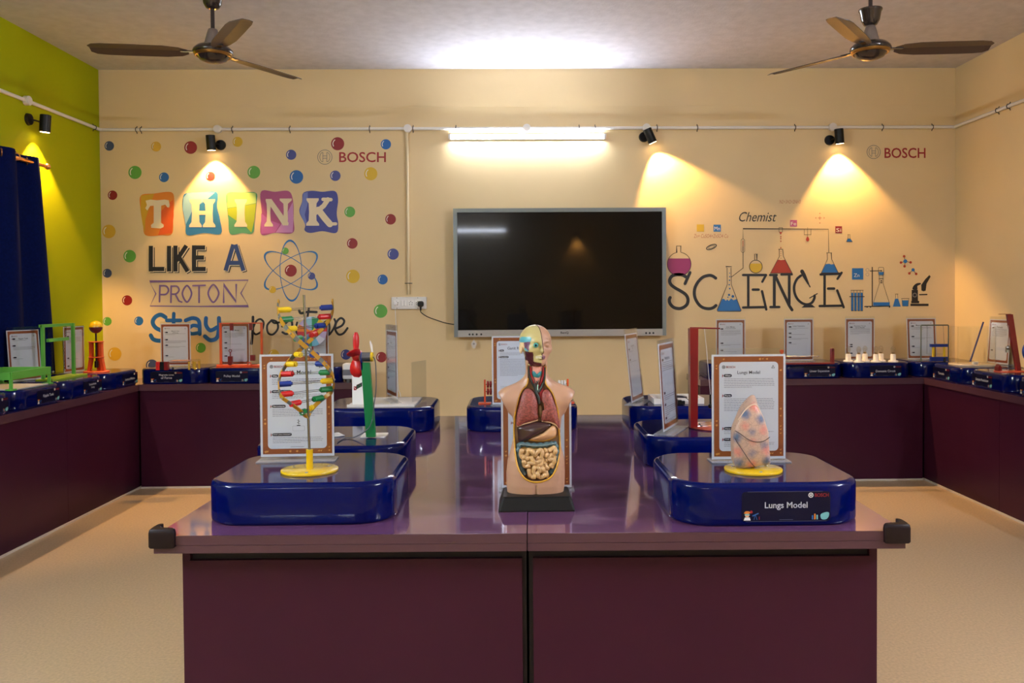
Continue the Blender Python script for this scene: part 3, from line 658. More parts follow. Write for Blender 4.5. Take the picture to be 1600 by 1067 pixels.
# ------------------------------------------------------------------ socket board and leads
c0 = atY(612, 464, YB); c1 = atY(667, 483, YB); bw = c1.x-c0.x; bh = c0.z-c1.z
sb = thing('switch_board', 'white switch and socket board on wall left of screen', 'switchboard', ((c0.x+c1.x)/2, YB, (c0.z+c1.z)/2))
obj('back_plate', MB().rrect(bw, bh, .008, [(0, 0), (0, .022), (.004, .03)], T=Matrix.Rotation(PI/2, 4, 'X')), m_white, sb)
m_sw = mat('switch_white', (240, 238, 234), .3); m_hole = mat('socket_hole', (30, 28, 26), .6)
for x in (-.046, -.024): obj('rocker_switch', MB().rrect(.018, .045, .003, [(0, .03), (0, .036), (.002, .038)], T=Matrix.Translation((x, 0, 0)) @ Matrix.Rotation(PI/2, 4, 'X')), m_sw, sb)
for x in (-.095, .016, .07):
    s_ = obj('socket', MB().rrect(.046, .05, .003, [(0, .03), (0, .033)], T=Matrix.Translation((x, 0, 0)) @ Matrix.Rotation(PI/2, 4, 'X')), m_sw, sb)
    A = Art()
    for dx, dz in ((0, .013), (-.011, .003), (.011, .003), (-.009, -.012), (.009, -.012)): A.disc(x+dx, dz, .0033, 'h')
    A.build('socket_holes', {'h': m_hole}, s_, lambda x, y, L: (x, -.0334, y))
A = Art(); [A.disc(x, z, .003, 'h') for x in (-.092, .07) for z in (.04, -.04)]
A.build('screw', {'h': m_hole}, sb, lambda x, y, L: (x, -.0306, y))
pl = atY(657, 475, YB-.05)
t = thing('power_plug', 'black three-pin plug and its cable running to the screen', 'plug', (pl.x, YB-.034, pl.z))
obj('plug_body', MB().loft([[(x*s_, y, z*s_) for x, z in rr2(.046, .046, .016)] for y, s_ in ((0, 1), (-.02, 1), (-.034, .7))], T=None).cyl((0, -.012, -.02), (0, -.012, -.05), .008, .006), m_black, t)
e = atY(706, 507, 6.46)
obj('cable', MB().tube(smooth2([(0, -.012, -.045), (.004, -.012, -.065), (.05, -.01, -.098), (.12, -.005, -.125), (.19, .0, -.148), (e.x-pl.x+.02, .0, e.z-pl.z)], 6, False), .0035, 8), m_black, t)
pl = atY(617.5, 474, YB-.05)
t = thing('charger_lead', 'white plug with thin white lead hanging down the wall', 'charger lead', (pl.x, YB-.034, pl.z))
obj('plug_body', MB().rrect(.022, .03, .006, [(0, 0), (0, .02), (.004, .026)], T=Matrix.Rotation(PI/2, 4, 'X')), m_sw, t)
obj('lead', MB().tube(smooth2([(0, -.012, -.012), (-.002, -.005, -.06), (.0, .02, -.2), (.004, .026, -.45), (.012, .026, -.66), (.03, .026, -.76), (.028, .026, -1.2)], 6, False), .0028, 6), m_sw, t)

# ------------------------------------------------------------------ curtain on the green wall
m_cur = mat('blue_waffle_fabric', (2, 16, 68), 0.9, spec=.08, noise=.25, nscale=60, bump=.5, bscale=130)
m_rod = mat('copper_rod', (196, 140, 92), 0.28, 1.0)
XC = -3.145
t = thing('curtain_rod', 'copper curtain rod along the lime green wall', 'curtain rod', (XC, 5.62, 2.252))
obj('rod', MB().cyl((0, 0, 0), (0, -3.2, 0), .0125, n=16), m_rod, t)
obj('finial', MB().sphere((0, .02, 0), .022), m_rod, t)
obj('bracket', MB().cyl((0, -.02, 0), (-.1, -.02, 0), .008).cyl((-.1, -.02, 0), (-.094, -.02, 0), .022), m_rod, t)
def curtain(label, y0, y1, ph, x0, flare):
    n = 90; nz = 14; fr = []; bk = []
    for k in range(nz+1):
        s_ = k/nz; z = .865+(2.29-.865)*s_; rf_, rb_ = [], []
        for i in range(n+1):
            q_ = i/n; y = y0+(y1-y0)*q_ + flare*(1-s_)*q_
            x = x0+0.028*math.sin(ph+q_*(y1-y0)*2*PI/.30)*(.75+.25*s_)+.006*math.sin(7*q_+3*s_)
            rf_.append((x+.002, y, z)); rb_.append((x-.002, y, z))
        fr.append(rf_); bk.append(rb_)
    rings = [f+b_[::-1] for f, b_ in zip(fr, bk)]
    ym = y0; t = thing('curtain', label, 'curtain', (0, 0, 0))
    obj('fabric', MB().loft(rings, 0, True, True), m_cur, t)
    q_ = 0.
    k = 0
    while True:
        yy = (k*PI-ph)*.30/(2*PI)+y0; k += 1
        if yy > y1-.02: break
        if yy < y0+.02: continue
        obj('eyelet', MB().torus((x0+.004, yy, 2.252), .022, .004, (1, .8 if k % 2 else -.8, 0), 20, 6), m_rod, t)
    return t
curtain('dark blue curtain panel nearest the room corner', 5.19, 5.55, 1.3, XC-.015, .14)
curtain('wide dark blue curtain panel at the left edge', 3.6, 5.29, 0.2, XC+.03, .03)

# ================================================================== COUNTERS AND TABLE
m_lam = mat('plum_laminate', (58, 21, 39), 0.32, noise=.06, nscale=3, spec=.16)
m_top = mat('plum_gloss_worktop', (92, 64, 94), 0.10, coat=.6, noise=.10, nscale=5)
m_edge = mat('plum_edge_band', (74, 44, 54), 0.35)
m_grout = mat('white_sealant', (206, 196, 180), .7)
m_dark = mat('recess_shade', (24, 14, 18), .7)  # shade under the tabletop is put into this dark base colour
HC, TH = .75, .045
def counter(lab, x0, x1, y0, y1, face, n):        # face: side that looks into the room
    t = thing('counter_cabinet', 'plum laminate base '+lab, 'cabinet', ((x0+x1)/2, (y0+y1)/2, 0)); cx, cy = (x0+x1)/2, (y0+y1)/2
    X0, X1, Y0, Y1 = x0-cx, x1-cx, y0-cy, y1-cy; ins = .014; k = dict(m=0)
    if face == 'x+': X1 -= ins
    if face == 'x-': X0 += ins
    if face == 'y-': Y0 += ins
    obj('carcass', MB().box(((X0+X1)/2, (Y0+Y1)/2, (HC-TH)/2), (X1-X0-.02, Y1-Y0-.02, HC-TH)), m_dark, t)
    for i in range(n):
        m = MB(); g = .0012
        if face[0] == 'x':
            a, b = Y0+(Y1-Y0)*i/n+g, Y0+(Y1-Y0)*(i+1)/n-g; xx = X1-.006 if face == 'x+' else X0+.006
            m.box((xx, (a+b)/2, (HC-TH)/2), (.012, b-a, HC-TH))
        else:
            a, b = X0+(X1-X0)*i/n+g, X0+(X1-X0)*(i+1)/n-g
            m.box(((a+b)/2, Y0+.006, (HC-TH)/2), (b-a, .012, HC-TH))
        obj('front_panel', m, m_lam, t)
    m = MB()
    if face == 'x+': m.box((X1+.003, (Y0+Y1)/2, .006), (.008, Y1-Y0, .012))
    elif face == 'x-': m.box((X0-.003, (Y0+Y1)/2, .006), (.008, Y1-Y0, .012))
    else: m.box(((X0+X1)/2, Y0-.003, .006), (X1-X0, .008, .012))
    obj('floor_sealant', m, m_grout, t)
    wt = thing('counter_worktop', 'glossy plum worktop '+lab, 'worktop', (cx, cy, HC-TH))
    obj('top_slab', MB().box((0, 0, TH/2), (x1-x0, y1-y0, TH)), m_top, wt)
    m = MB()
    if face == 'x+': m.box((x1-cx+.001, 0, TH/2), (.003, y1-y0, TH))
    elif face == 'x-': m.box((x0-cx-.001, 0, TH/2), (.003, y1-y0, TH))
    else: m.box((0, y0-cy-.001, TH/2), (x1-x0, .003, TH))
    obj('edge_band', m, m_edge, wt)
    return t
XCL, XCR, YCB = -2.727, 2.952, 6.0
counter('of the counter along the green wall', XL+.002, XCL, .8, YB-.002, 'x+', 4)
counter('of the counter along the right beige wall', XCR, XR-.002, .8, YB-.002, 'x-', 4)
counter('of the back counter under the THINK mural', XCL+.002, -1.165, YCB, YB-.002, 'y-', 1)
counter('of the back counter under the SCIENCE mural', 1.315, XCR-.002, YCB, YB-.002, 'y-', 1)

TR = math.radians(-1.0)
m_rub = mat('brown_rubber_guard', (26, 13, 15), .5, spec=.2)
def smear_top():
    if 'table_gloss' in MATS: return MATS['table_gloss']
    m = mat('table_gloss', (104, 64, 98), .1, coat=.7, noise=.10, nscale=4)
    nt = m.node_tree; b = nt.nodes['Principled BSDF']; tc = nt.nodes.new('ShaderNodeTexCoord'); mp = nt.nodes.new('ShaderNodeMapping')
    mp.inputs['Scale'].default_value = (3.2, 8, 1); n = nt.nodes.new('ShaderNodeTexNoise'); n.inputs['Scale'].default_value = 1.2; n.inputs['Detail'].default_value = 3; n.inputs['Distortion'].default_value = .6
    r = nt.nodes.new('ShaderNodeMapRange'); r.inputs[1].default_value = .5; r.inputs[2].default_value = .62; r.inputs[3].default_value = .08; r.inputs[4].default_value = .14
    nt.links.new(tc.outputs['Object'], mp.inputs[0]); nt.links.new(mp.outputs[0], n.inputs['Vector']); nt.links.new(n.outputs['Fac'], r.inputs[0]); nt.links.new(r.outputs[0], b.inputs['Roughness'])
    return m
m_tab = smear_top()
def table(lab, x0, x1, side):
    y0, y1 = 0, 2.14; wd = x1-x0
    t = thing('display_table', lab, 'table', (.018, 2.112, 0), TR); c = (x0+x1)/2
    obj('tabletop', MB().box((c, (y0+y1)/2, HC-.0125), (wd, y1-y0, .025)), m_tab, t)
    obj('edge_band', MB().box((c, y0-.001, HC-.012), (wd, .003, .024)).box((c, y0-.0005, HC-.035), (wd, .003, .02)), m_edge, t)
    obj('under_slab', MB().box((c, (y0+y1)/2, HC-.0355), (wd, y1-y0, .0205)), m_edge, t)
    i0 = .055 if side < 0 else .0; i1 = .055 if side > 0 else .0
    obj('base_box', MB().box(((x0+i0+x1-i1)/2, 1.07, .352), (wd-i0-i1-.004, 2.02, .704)), m_dark, t)
    g = .001
    obj('front_panel', MB().box(((x0+i0+x1-i1)/2, .052, .336), (wd-i0-i1-2*g-.024, .016, .672)), m_lam, t)
    obj('side_panel', MB().box((x0+i0+.008 if side < 0 else x1-i1-.008, 1.07, .35), (.02, 2.05, .70)), m_lam, t)
    cx_ = x0 if side < 0 else x1; s = side
    m = MB()          # L-shaped rubber guard wrapping the outer front corner
    L = [(s*.012, -.012), (s*.012, .05), (-s*.006, .054), (-s*.008, .012), (-s*.05, .008), (-s*.054, -.012)]
    L = smooth2([(s*.012, .0), (s*.012, .046), (-s*.002, .052), (-s*.006, .016), (-s*.05, .006), (-s*.056, -.004), (-s*.048, -.012), (s*.002, -.012)], 4)
    if s > 0: L = L[::-1]
    rings = []
    for ins, z in ((.006, HC-.03), (0, HC-.026), (0, HC+.008), (.004, HC+.016), (.012, HC+.019)):
        mx = sum(q_[0] for q_ in L)/len(L); my = sum(q_[1] for q_ in L)/len(L)
        rings.append([(cx_+q_[0]+(mx-q_[0])*ins/.03*.4, y0+q_[1]+(my-q_[1])*ins/.03*.4, z) for q_ in L])
    m.loft(rings); obj('corner_guard', m, m_rub, t, 'dark rubber corner guard')
    return t
table('left half of the plum centre table, under the windmill plinth', -.953, -.0012, -1)
table('right half of the plum centre table, under the lungs plinth', .0012, .965, 1)

# ================================================================== PLINTHS AND SIGNS
m_blue = mat('gloss_blue_plinth', (0, 9, 70), 0.09, coat=.0, spec=.22)
SM = dict(k=mat('print_black', (20, 20, 24), .5), n=mat('print_navy', (7, 9, 38), .35, spec=.2), w=mat('print_white', (226, 224, 224), .5), o=mat('print_orange_border', (138, 68, 20), .5),
          od=mat('print_orange_motif', (204, 138, 66), .5), g=mat('print_grey_text', (112, 112, 124), .5), r=mat('print_red', (140, 18, 24), .5), t=mat('print_teal', (112, 176, 176), .5),
          b=mat('print_blue', (40, 96, 160), .5), s=mat('print_skin', (222, 168, 132), .5), h=mat('print_ginger', (206, 120, 40), .5), pw=mat('poster_white', (200, 203, 212), .5),
          grn=mat('print_green', (20, 120, 60), .5), pg=mat('print_pale_grey', (176, 178, 188), .5), dn=mat('print_dull', (70, 74, 100), .5))
m_acr = clear_mat('clear_acrylic')
m_milk = clear_mat('acrylic_foot', milk=.22)
PW, PD, PH = .51, .455, .112
plinth_mesh = MB().rrect(PW, PD, .11, [(.006, 0), (.001, .004), (0, .01), (0, PH-.014), (.003, PH-.006), (.008, PH-.002), (.016, PH)], seg=10).mesh('plinth_body', m_blue)
counter_plinth_mesh = MB().rrect(.485, PD, .11, [(.006, 0), (.001, .004), (0, .01), (0, PH-.014), (.003, PH-.006), (.008, PH-.002), (.016, PH)], seg=10).mesh('plinth_body', m_blue)
def name_plate(t, lines, w=.232, h=.078, dx=0.0):
    A = Art(); H0 = .052
    W2 = 'pg'; A.rrect(-w/2, H0-h/2, w/2, H0+h/2, .008, 'n', 1)
    A.rect(-w/2+.015, H0+h/2-.0006, w/2-.02, H0+h/2+.0004, 'dn', 2).rect(-w/2+.01, H0-h/2-.0004, w/2-.01, H0-h/2+.0006, 'dn', 2)
    ci = lambda x, y, r: [(x+r*math.cos(2*PI*i/20), y+r*math.sin(2*PI*i/20)) for i in range(20)]
    ex, ey = w*.28, H0+h*.37
    A.stroke(ci(ex, ey, h*.075), h*.02, 'w', 2, True).rect(ex-h*.035, ey-h*.05, ex-h*.018, ey+h*.05, 'w', 2).rect(ex+h*.018, ey-h*.05, ex+h*.035, ey+h*.05, 'w', 2).rect(ex-h*.03, ey-.0008, ex+h*.03, ey+.0008, 'w', 2)
    A.text('BOSCH', w*.325, H0+h*.31, w*.48, H0+h*.43, 'r', 2, .01)
    if len(lines) == 1: A.textc(lines[0], 0, H0-h*.12, h*.27 if any(c in lines[0] for c in 'gpy') else h*.22, W2, 2, .014, w*.62)
    else:
        for i, l in enumerate(lines): A.textc(l, 0, H0+h*.07-i*h*.25, h*.22, W2, 2, .014, w*.72)
    # little child scientist with telescope, tubes and leaf
    x, y = -w*.455, H0-h*.46
    A.poly([(x-.006, y), (x+.012, y), (x+.01, y+.008), (x-.003, y+.008)], 'w', 2).disc(x+.003, y+.014, .0058, 's', 3).poly(smooth2([(x-.005, y+.018), (x-.002, y+.024), (x+.008, y+.024), (x+.011, y+.019), (x+.003, y+.0185)], 3), 'h', 4).rect(x-.0035, y+.0135, x+.0095, y+.017, 't', 4)
    A.disc(x+.014, y+.022, .0038, 'r', 2)
    A.stroke([(x+.018, y+.012), (x+.032, y+.018)], .003, 'b', 2).stroke([(x+.024, y+.014), (x+.021, y+.002)], .0012, 'b', 2).stroke([(x+.025, y+.014), (x+.029, y+.002)], .0012, 'b', 2).rect(x+.034, y+.002, x+.036, y+.01, 'r', 2)
    for i, (c, hh) in enumerate((('b', .012), ('h', .016), ('t', .013))): A.rect(w*.29+i*.006, y+.001, w*.29+i*.006+.004, y+hh, c, 2)
    A.poly(smooth2([(w*.4, y+.002), (w*.39, y+.014), (w*.45, y+.02), (w*.485, y+.018), (w*.48, y+.008), (w*.45, y+.001)], 3), 't', 2)
    A.rect(-.018, y+.0005, .018, y+.002, 'dn', 2)
    return A.build('name_plate', A.used(SM), t, lambda x, y, L: (x+dx, -PD/2-.0006-.0003*L, y), 'dark name plate with white lettering')
def plinth(label, cx, cy, rz=0, lines=None, group=None, dx=0.0):
    t = thing('display_plinth', label, 'plinth', (cx, cy, HC), rz, group)
    obj('plinth_body', counter_plinth_mesh if (cy > 4.6 or abs(cx) > 2) else plinth_mesh, None, t)
    if lines: name_plate(t, lines, dx=dx)
    return t
ZT = HC+PH
plinth('glossy blue plinth under the helix model, front left of table', -.597, 2.437, 0)
plinth('glossy blue plinth reading Lungs Model, front right of table', .66, 2.378, 0, ['Lungs Model'], dx=.035)
plinth('blue plinth under the green windmill, second on the left', -.643, 2.99)
plinth('blue plinth under the white tray, far left of table', -.643, 3.945)
plinth('blue plinth under the bead frame, behind the torso', .013, 3.945)
plinth('blue plinth under the flat circuit box, far right of table', .757, 3.925)
plinth('blue plinth under the red pendulum stand, behind the lungs plinth', .70, 3.095)
# back counter, left
zb = 6.015+PD/2
plinth('blue plinth reading Magnetic Lines of Force on back counter', -2.503, zb, 0, ['Magnetic Lines', 'of Force'], dx=-.03)
plinth('blue plinth reading Pulley Model on back counter', -2.016, zb, 0, ['Pulley Model'], dx=-.05)
plinth('blue plinth under the colour disc, behind the helix model', -1.529, zb+.012)
plinth('blue plinth at the left end of the right back counter', 1.627, zb)
plinth('blue plinth reading Linear Expansion on back counter', 2.135, zb, 0, ['Linear Expansion'], dx=.055)
plinth('blue plinth reading Domestic Circuit carrying six bulbs', 2.64, zb, 0, ['Domestic Circuit'], dx=.035)
plinth('blue plinth in the right corner under the wire swing', 3.155, 6.255, 0)
# side counters
def side_plinth(label, y, lines, right): plinth(label, (XCR+.02+PD/2) if right else (XCL-.02-PD/2), y, -PI/2 if right else PI/2, lines, dx=-.06 if right else .065)
side_plinth('blue plinth reading Inertia of Motion in the left corner', 5.85, ['Inertia of Motion'], 0)
side_plinth('blue plinth reading Sympathetic Swing on the left counter', 5.335, ['Sympathetic', 'Swing'], 0)
side_plinth('blue plinth reading Ripple Tank on the left counter', 4.83, ['Ripple Tank'], 0)
side_plinth('blue plinth reading Model Engine at the left photo edge', 4.33, ['Model', 'Engine'], 0)
side_plinth('blue plinth reading Tornado on the right counter', 5.735, ['Tornado'], 1)
side_plinth('blue plinth reading Simple Pendulum on the right counter', 5.22, ['Simple Pendulum'], 1)
side_plinth('blue plinth reading AC/DC Generator at the right photo edge', 4.70, ['AC/DC Generator'], 1)

rnd = random.Random(3)
def words(A, x0, x1, y, n, lh, hh, c='g'):
    for i in range(n):
        x = x0; end = x1 if i < n-1 else x0+(x1-x0)*rnd.uniform(.35, .9)
        while x < end-.004:
            w_ = rnd.uniform(.003, .0095); w_ = min(w_, end-x); A.rect(x, y-i*lh-hh, x+w_, y-i*lh, c, 3); x += w_+.0014
def poster_art(title, heads, size=(.207, .297), fine=True, picture=False):
    W, H = size; A = Art(); m_ = W*(.075 if fine else .06)
    A.rect(-W/2, 0, W/2, H, 'o', 1)
    r2 = random.Random(len(title)+7)
    for k in range(26 if fine else 0):
        s_ = r2.random(); e = r2.choice('tblr')
        x, y = {'t': (-W/2+W*s_, H-.008), 'b': (-W/2+W*s_, .008), 'l': (-W/2+.008, H*s_), 'r': (W/2-.008, H*s_)}[e]
        A.disc(x, y, r2.uniform(.0015, .0035), 'od', 2, n=7).stroke([(x-.004, y), (x+.003, y+.003)], .0009, 'od', 2, cap=False)
    A.rrect(-W/2+m_, .016, W/2-m_, H-.016, .012, 'pw', 2)
    ci = lambda x, y, r: [(x+r*math.cos(2*PI*i/18), y+r*math.sin(2*PI*i/18)) for i in range(18)]
    ex, ey = -W*.36, H-.031
    A.stroke(ci(ex, ey, .0045), .0012, 'n', 3, True).rect(ex-.0022, ey-.003, ex-.001, ey+.003, 'n', 3).rect(ex+.001, ey-.003, ex+.0022, ey+.003, 'n', 3).rect(ex-.002, ey-.0006, ex+.002, ey+.0006, 'n', 3)
    A.text('BOSCH', ex+.008, ey-.0034, ex+.034, ey+.0034, 'r', 3, .015)
    A.stroke([(W*.33, ey-.004), (W*.35, ey+.004), (W*.37, ey-.004)], .0012, 'k', 3, True)
    yt = H-.055
    for i, l in enumerate(title): A.textc(l, 0, yt-i*.012, .0125 if len(title) == 1 else .009, 'n', 3, .006, W*.62)
    for (y, txt, n) in heads:
        y = y*H
        pw_ = .02+.0042*max(0, len(txt)-4) if txt else .02
        A.rrect(-W*.36, y-.0045, -W*.36+pw_, y+.0045, .0044, 'n', 3)
        if txt and fine: A.text(txt, -W*.36+.0035, y-.0022, -W*.36+pw_-.0035, y+.0024, 'w', 4, .01)
        A.stroke([(-W*.38, y-.004), (-W*.375, y+.004), (-W*.37, y-.002)], .0018, 'r', 4)
        if n: words(A, -W*.355, W*.37, y-.009, n, .0050 if fine else .007, .0014 if fine else .002, 'g')
    if picture:
        A.stroke([(.004, .105), (.004, .09)], .0012, 'k', 3).stroke([(.0, .103), (.008, .099), (.0, .095), (.008, .091)], .0009, 'k', 3).disc(.004, .086, .006, 'k', 3, .0022)
        A.rrect(-.014, .07, .022, .085, .003, 'g', 3).rrect(-.0135, .0705, .0215, .0845, .003, 'pw', 4)
    A.rect(-.02, .021, .02, .0222, 'g', 3)
    return A
def sign(label, loc, rz, title, heads, h=.325, w=.222, base=(.235, .075), fine=True, lean=0.0, z0=.012, picture=False, group=None):
    t = thing('sign_stand', label, 'sign', loc, rz, group); T = Matrix.Rotation(-lean, 4, 'X')
    m = MB().box((0, .0035, h/2), (w, .0025, h), 0, T).box((0, -.0035, h/2), (w, .0025, h), 0, T)
    obj('acrylic_holder', m, m_acr, t)
    obj('foot_plate', MB().rrect(base[0], base[1], .006, [(0, 0), (0, .003)], smooth=False), m_milk, t)
    obj('paper_backing', MB().box((0, .0004, z0+.1475), (.2195, .0014, .311), 0, T), SM['pw'], t)
    A = poster_art(title, heads, fine=fine, picture=picture)
    A.build('printed_sheet', A.used(SM), t, lambda x, y, L: T @ Vector((x, -.0005-.0003*L, y+z0)), 'printed sheet with orange border')
    return t
H_front = [(.80, 'What?', 5), (.62, 'Parts', 6), (.27, 'How it works', 2), (.15, 'Did you know?', 2)]
sign('clear stand with DNA Model sheet behind the helix', (-.675, 2.535, ZT), math.radians(3), ['DNA Model'], [(.80, 'What', 4), (.64, 'Where is DNA?', 3), (.49, 'Structure', 5), (.20, 'Did you know?', 4)], picture=True, z0=.02)
sign('clear stand with Lungs Model sheet behind the lung', (.681, 2.452, ZT), 0, ['Lungs Model'], [(.81, 'What?', 6), (.61, 'Parts', 8), (.28, 'How it works?', 2), (.17, 'Did you know?', 3)], h=.335, z0=.014)
sign('clear stand with sheet directly behind the torso', (.053, 2.60, HC), math.radians(-1), ['Human Torso'], [(.82, 'What', 6), (.66, 'Parts', 24)], z0=.014)
sign('clear stand with Ganit sheet in front of the bead frame', (-.013, 3.80, ZT), 0, ['Ganit Rack'], [(.80, 'What', 3), (.70, 'Procedure', 16)], fine=True)
mid = [(.80, '', 3), (.55, '', 2), (.42, '', 2), (.25, '', 0)]
sign('clear stand seen nearly edge-on beside the white tray', (-.60, 3.93, ZT+.0076), math.radians(-69), ['Solar'], mid, h=.36, fine=False, z0=.03, base=(.2, .05))
sign('tilted clear stand seen edge-on beside the flat circuit box', (.552, 3.84, ZT), math.radians(68), ['Innovation', 'Kit'], [(.78, '', 1), (.62, '', 1)], h=.345, fine=False, lean=math.radians(6), z0=.02)
sign('clear stand seen edge-on left of the red pendulum', (.555, 3.02, ZT), math.radians(66), ['Pendulum'], [(.82, '', 5), (.42, '', 3), (.28, '', 5), (.12, '', 2)], h=.335, fine=False, lean=math.radians(3.5), z0=.02)
far = [(.80, '', 2), (.62, '', 3), (.48, '', 2), (.22, '', 1)]
for lab, x, ttl, hd in (('clear stand with Magnetic Lines of Force sheet', -2.54, ['Magnetic Lines', 'of Force'], far), ('clear stand with Pulley Model sheet inside the orange frame', -2.105, ['Pulley Model'], [(.80, '', 5), (.53, '', 1), (.40, '', 3), (.2, '', 0)]),
        ('clear stand with sheet behind the colour disc', -1.523, ['Colour Disc'], far), ('clear stand with two-line title left of the Linear Expansion sheet', 1.587, ['Inner Matter', 'Charge Accumulator'], [(.78, '', 6), (.42, '', 2), (.24, '', 1), (.1, '', 1)]),
        ('clear stand with Linear Expansion sheet', 2.10, ['Linear Expansion'], [(.82, '', 2), (.66, '', 1), (.56, '', 2), (.42, '', 1)]), ('clear stand with Domestic Circuit sheet behind the bulbs', 2.562, ['Domestic Circuit', 'Series Parallel'], [(.80, '', 7), (.36, '', 0), (.31, '', 0), (.14, '', 0)])):
    sign(lab, (x, 6.2, ZT), 0, ttl, hd, h=.335, fine=False, z0=.016)
sign('clear stand leaning in the right corner behind the wire swing', (3.075, 6.28, ZT), math.radians(-3), ['Magnetic Swing'], [(.82, '', 3), (.55, '', 2), (.3, '', 1), (.14, '', 0)], h=.33, fine=False, lean=math.radians(5))
pm = atZ(1561, 569, ZT)
sign('clear stand with sheet on the right counter beside the red arm', (3.385, 5.82, ZT), math.radians(-84), ['Tornado'], [(.82, '', 8), (.28, '', 0)], h=.335, fine=False, lean=math.radians(4))
sign('clear stand with sheet behind the green ripple tank', (-3.035, 5.17, ZT), math.radians(70), ['Ripple Tank'], [(.84, '', 1), (.70, '', 3), (.46, '', 1)], base=(.23, .05), h=.335, fine=False, lean=math.radians(4))
sign('clear stand with sheet between green swing and orange tower', (-3.06, 5.775, ZT), math.radians(84), ['Swing'], [(.8, '', 6), (.3, '', 1), (.12, '', 1)], h=.32, fine=False)

# ================================================================== MODELS ON THE FRONT PLINTHS
m_yel = mat('yellow_enamel', (214, 174, 10), 0.25, coat=.4)
m_steel = mat('steel_rod', (150, 148, 146), 0.25, 1.0)
m_screw = mat('steel_screw', (170, 168, 164), 0.3, 1.0)
m_redp = mat('red_plastic', (190, 26, 26), .35)
m_grn = mat('green_plastic', (16, 112, 58), .35)
m_blu = mat('blue_plastic', (18, 48, 128), .35)
m_yp = mat('yellow_plastic', (222, 186, 24), .35)
m_gs = mat('grey_band', (98, 98, 92), .5)
m_bb = mat('ochre_backbone', (172, 124, 24), .4)
def disc_base(t, r=.08):
    obj('disc_foot', MB().lathe([(r-.001, 0), (r, .001), (r, .006), (r-.001, .007), (.001, .007)], 48), m_yel, t)
    for a in (35, 155, 275): obj('screw', MB().sphere((r*.72*math.cos(math.radians(a)), r*.72*math.sin(math.radians(a)), .007), (.0045, .0045, .0025), 10), m_screw, t)
# ---- helix
t = thing('helix_model', 'yellow twisted ladder model on steel rod, front left plinth', 'science model', (-.598, 2.372, ZT))
disc_base(t)
obj('collar', MB().cyl((0, 0, .006), (0, 0, .062), .0095, n=24), m_yel, t)
obj('rod', MB().cyl((0, 0, .05), (-.010, 0, .502), .0035, n=12), m_steel, t)
RH, ZB, HP = .076, .158, .217
def hx(k, z):
    ps = -(z-ZB)*PI/HP; s_ = -1 if k else 1
    rr = RH*min(1, .22+(z-ZB)/.075) if z < ZB+.06 else RH
    return Vector((s_*rr*math.sin(ps)-.006, -s_*rr*math.cos(ps), z))
for k in (0, 1):
    m = MB(); n = 66; zs = [ZB-.004+(.332)*i/n for i in range(n+1)]; w_ = .0058
    def ringat(z):
        c = hx(k, z); d = (hx(k, z+.001)-hx(k, z-.001)).normalized(); o = Vector((c.x, c.y, 0)).normalized(); sd = d.cross(o).normalized()
        return [c+o*.0018*a+sd*w_*b for a, b in ((1, 1), (1, -1), (-1, -1), (-1, 1))]
    R_ = [ringat(z) for z in zs]
    for i in range(n): m.loft(R_[i:i+2], 1 if (i % 6) in (2, 3) else 0, False, cap=(i in (0, n-1)))
    for i in range(3, n, 9):
        c = hx(k, zs[i]); m.sphere(c+Vector((c.x, c.y, 0)).normalized()*.002, .003, 8, 2)
    obj('backbone_strip', m, [m_bb, m_gs, m_screw], t)
cols = [('g', 'y'), ('r', 'g'), ('r', 'g'), ('b', 'y'), ('r', 'g'), ('y', 'b'), ('y', 'b'), ('y', 'b'), ('g', 'r'), ('y', 'b'), ('g', 'r'), ('y', 'b')]
cm = dict(g=m_grn, y=m_yp, r=m_redp, b=m_blu)
for i, (cl, cr) in enumerate(cols):
    z = ZB+.016+i*.0262
    a, b = hx(1, z), hx(0, z)
    if a.x > b.x: a, b = b, a
    a.z -= .003; b.z += .004
    d = (b-a).normalized(); m = MB(); o = Vector((0, 0, .0022))
    for s_ in (-1, 1): m.cyl(a+o*s_, b+o*s_, .0009, n=6)
    rg = obj('rung', m, m_steel, t); L = (b-a).length; q_ = min(.034, L*.3)
    obj('base_bead', MB().cyl(a+d*.002, a+d*q_, .0082, n=14).cyl(a+d*q_, a+d*(q_+.004), .005, n=10), cm[cl], rg, {'g': 'green', 'y': 'yellow', 'r': 'red', 'b': 'blue'}[cl]+' bead')
    obj('base_bead', MB().cyl(b-d*.002, b-d*q_, .0082, n=14).cyl(b-d*q_, b-d*(q_+.004), .005, n=10), cm[cr], rg, {'g': 'green', 'y': 'yellow', 'r': 'red', 'b': 'blue'}[cr]+' bead')

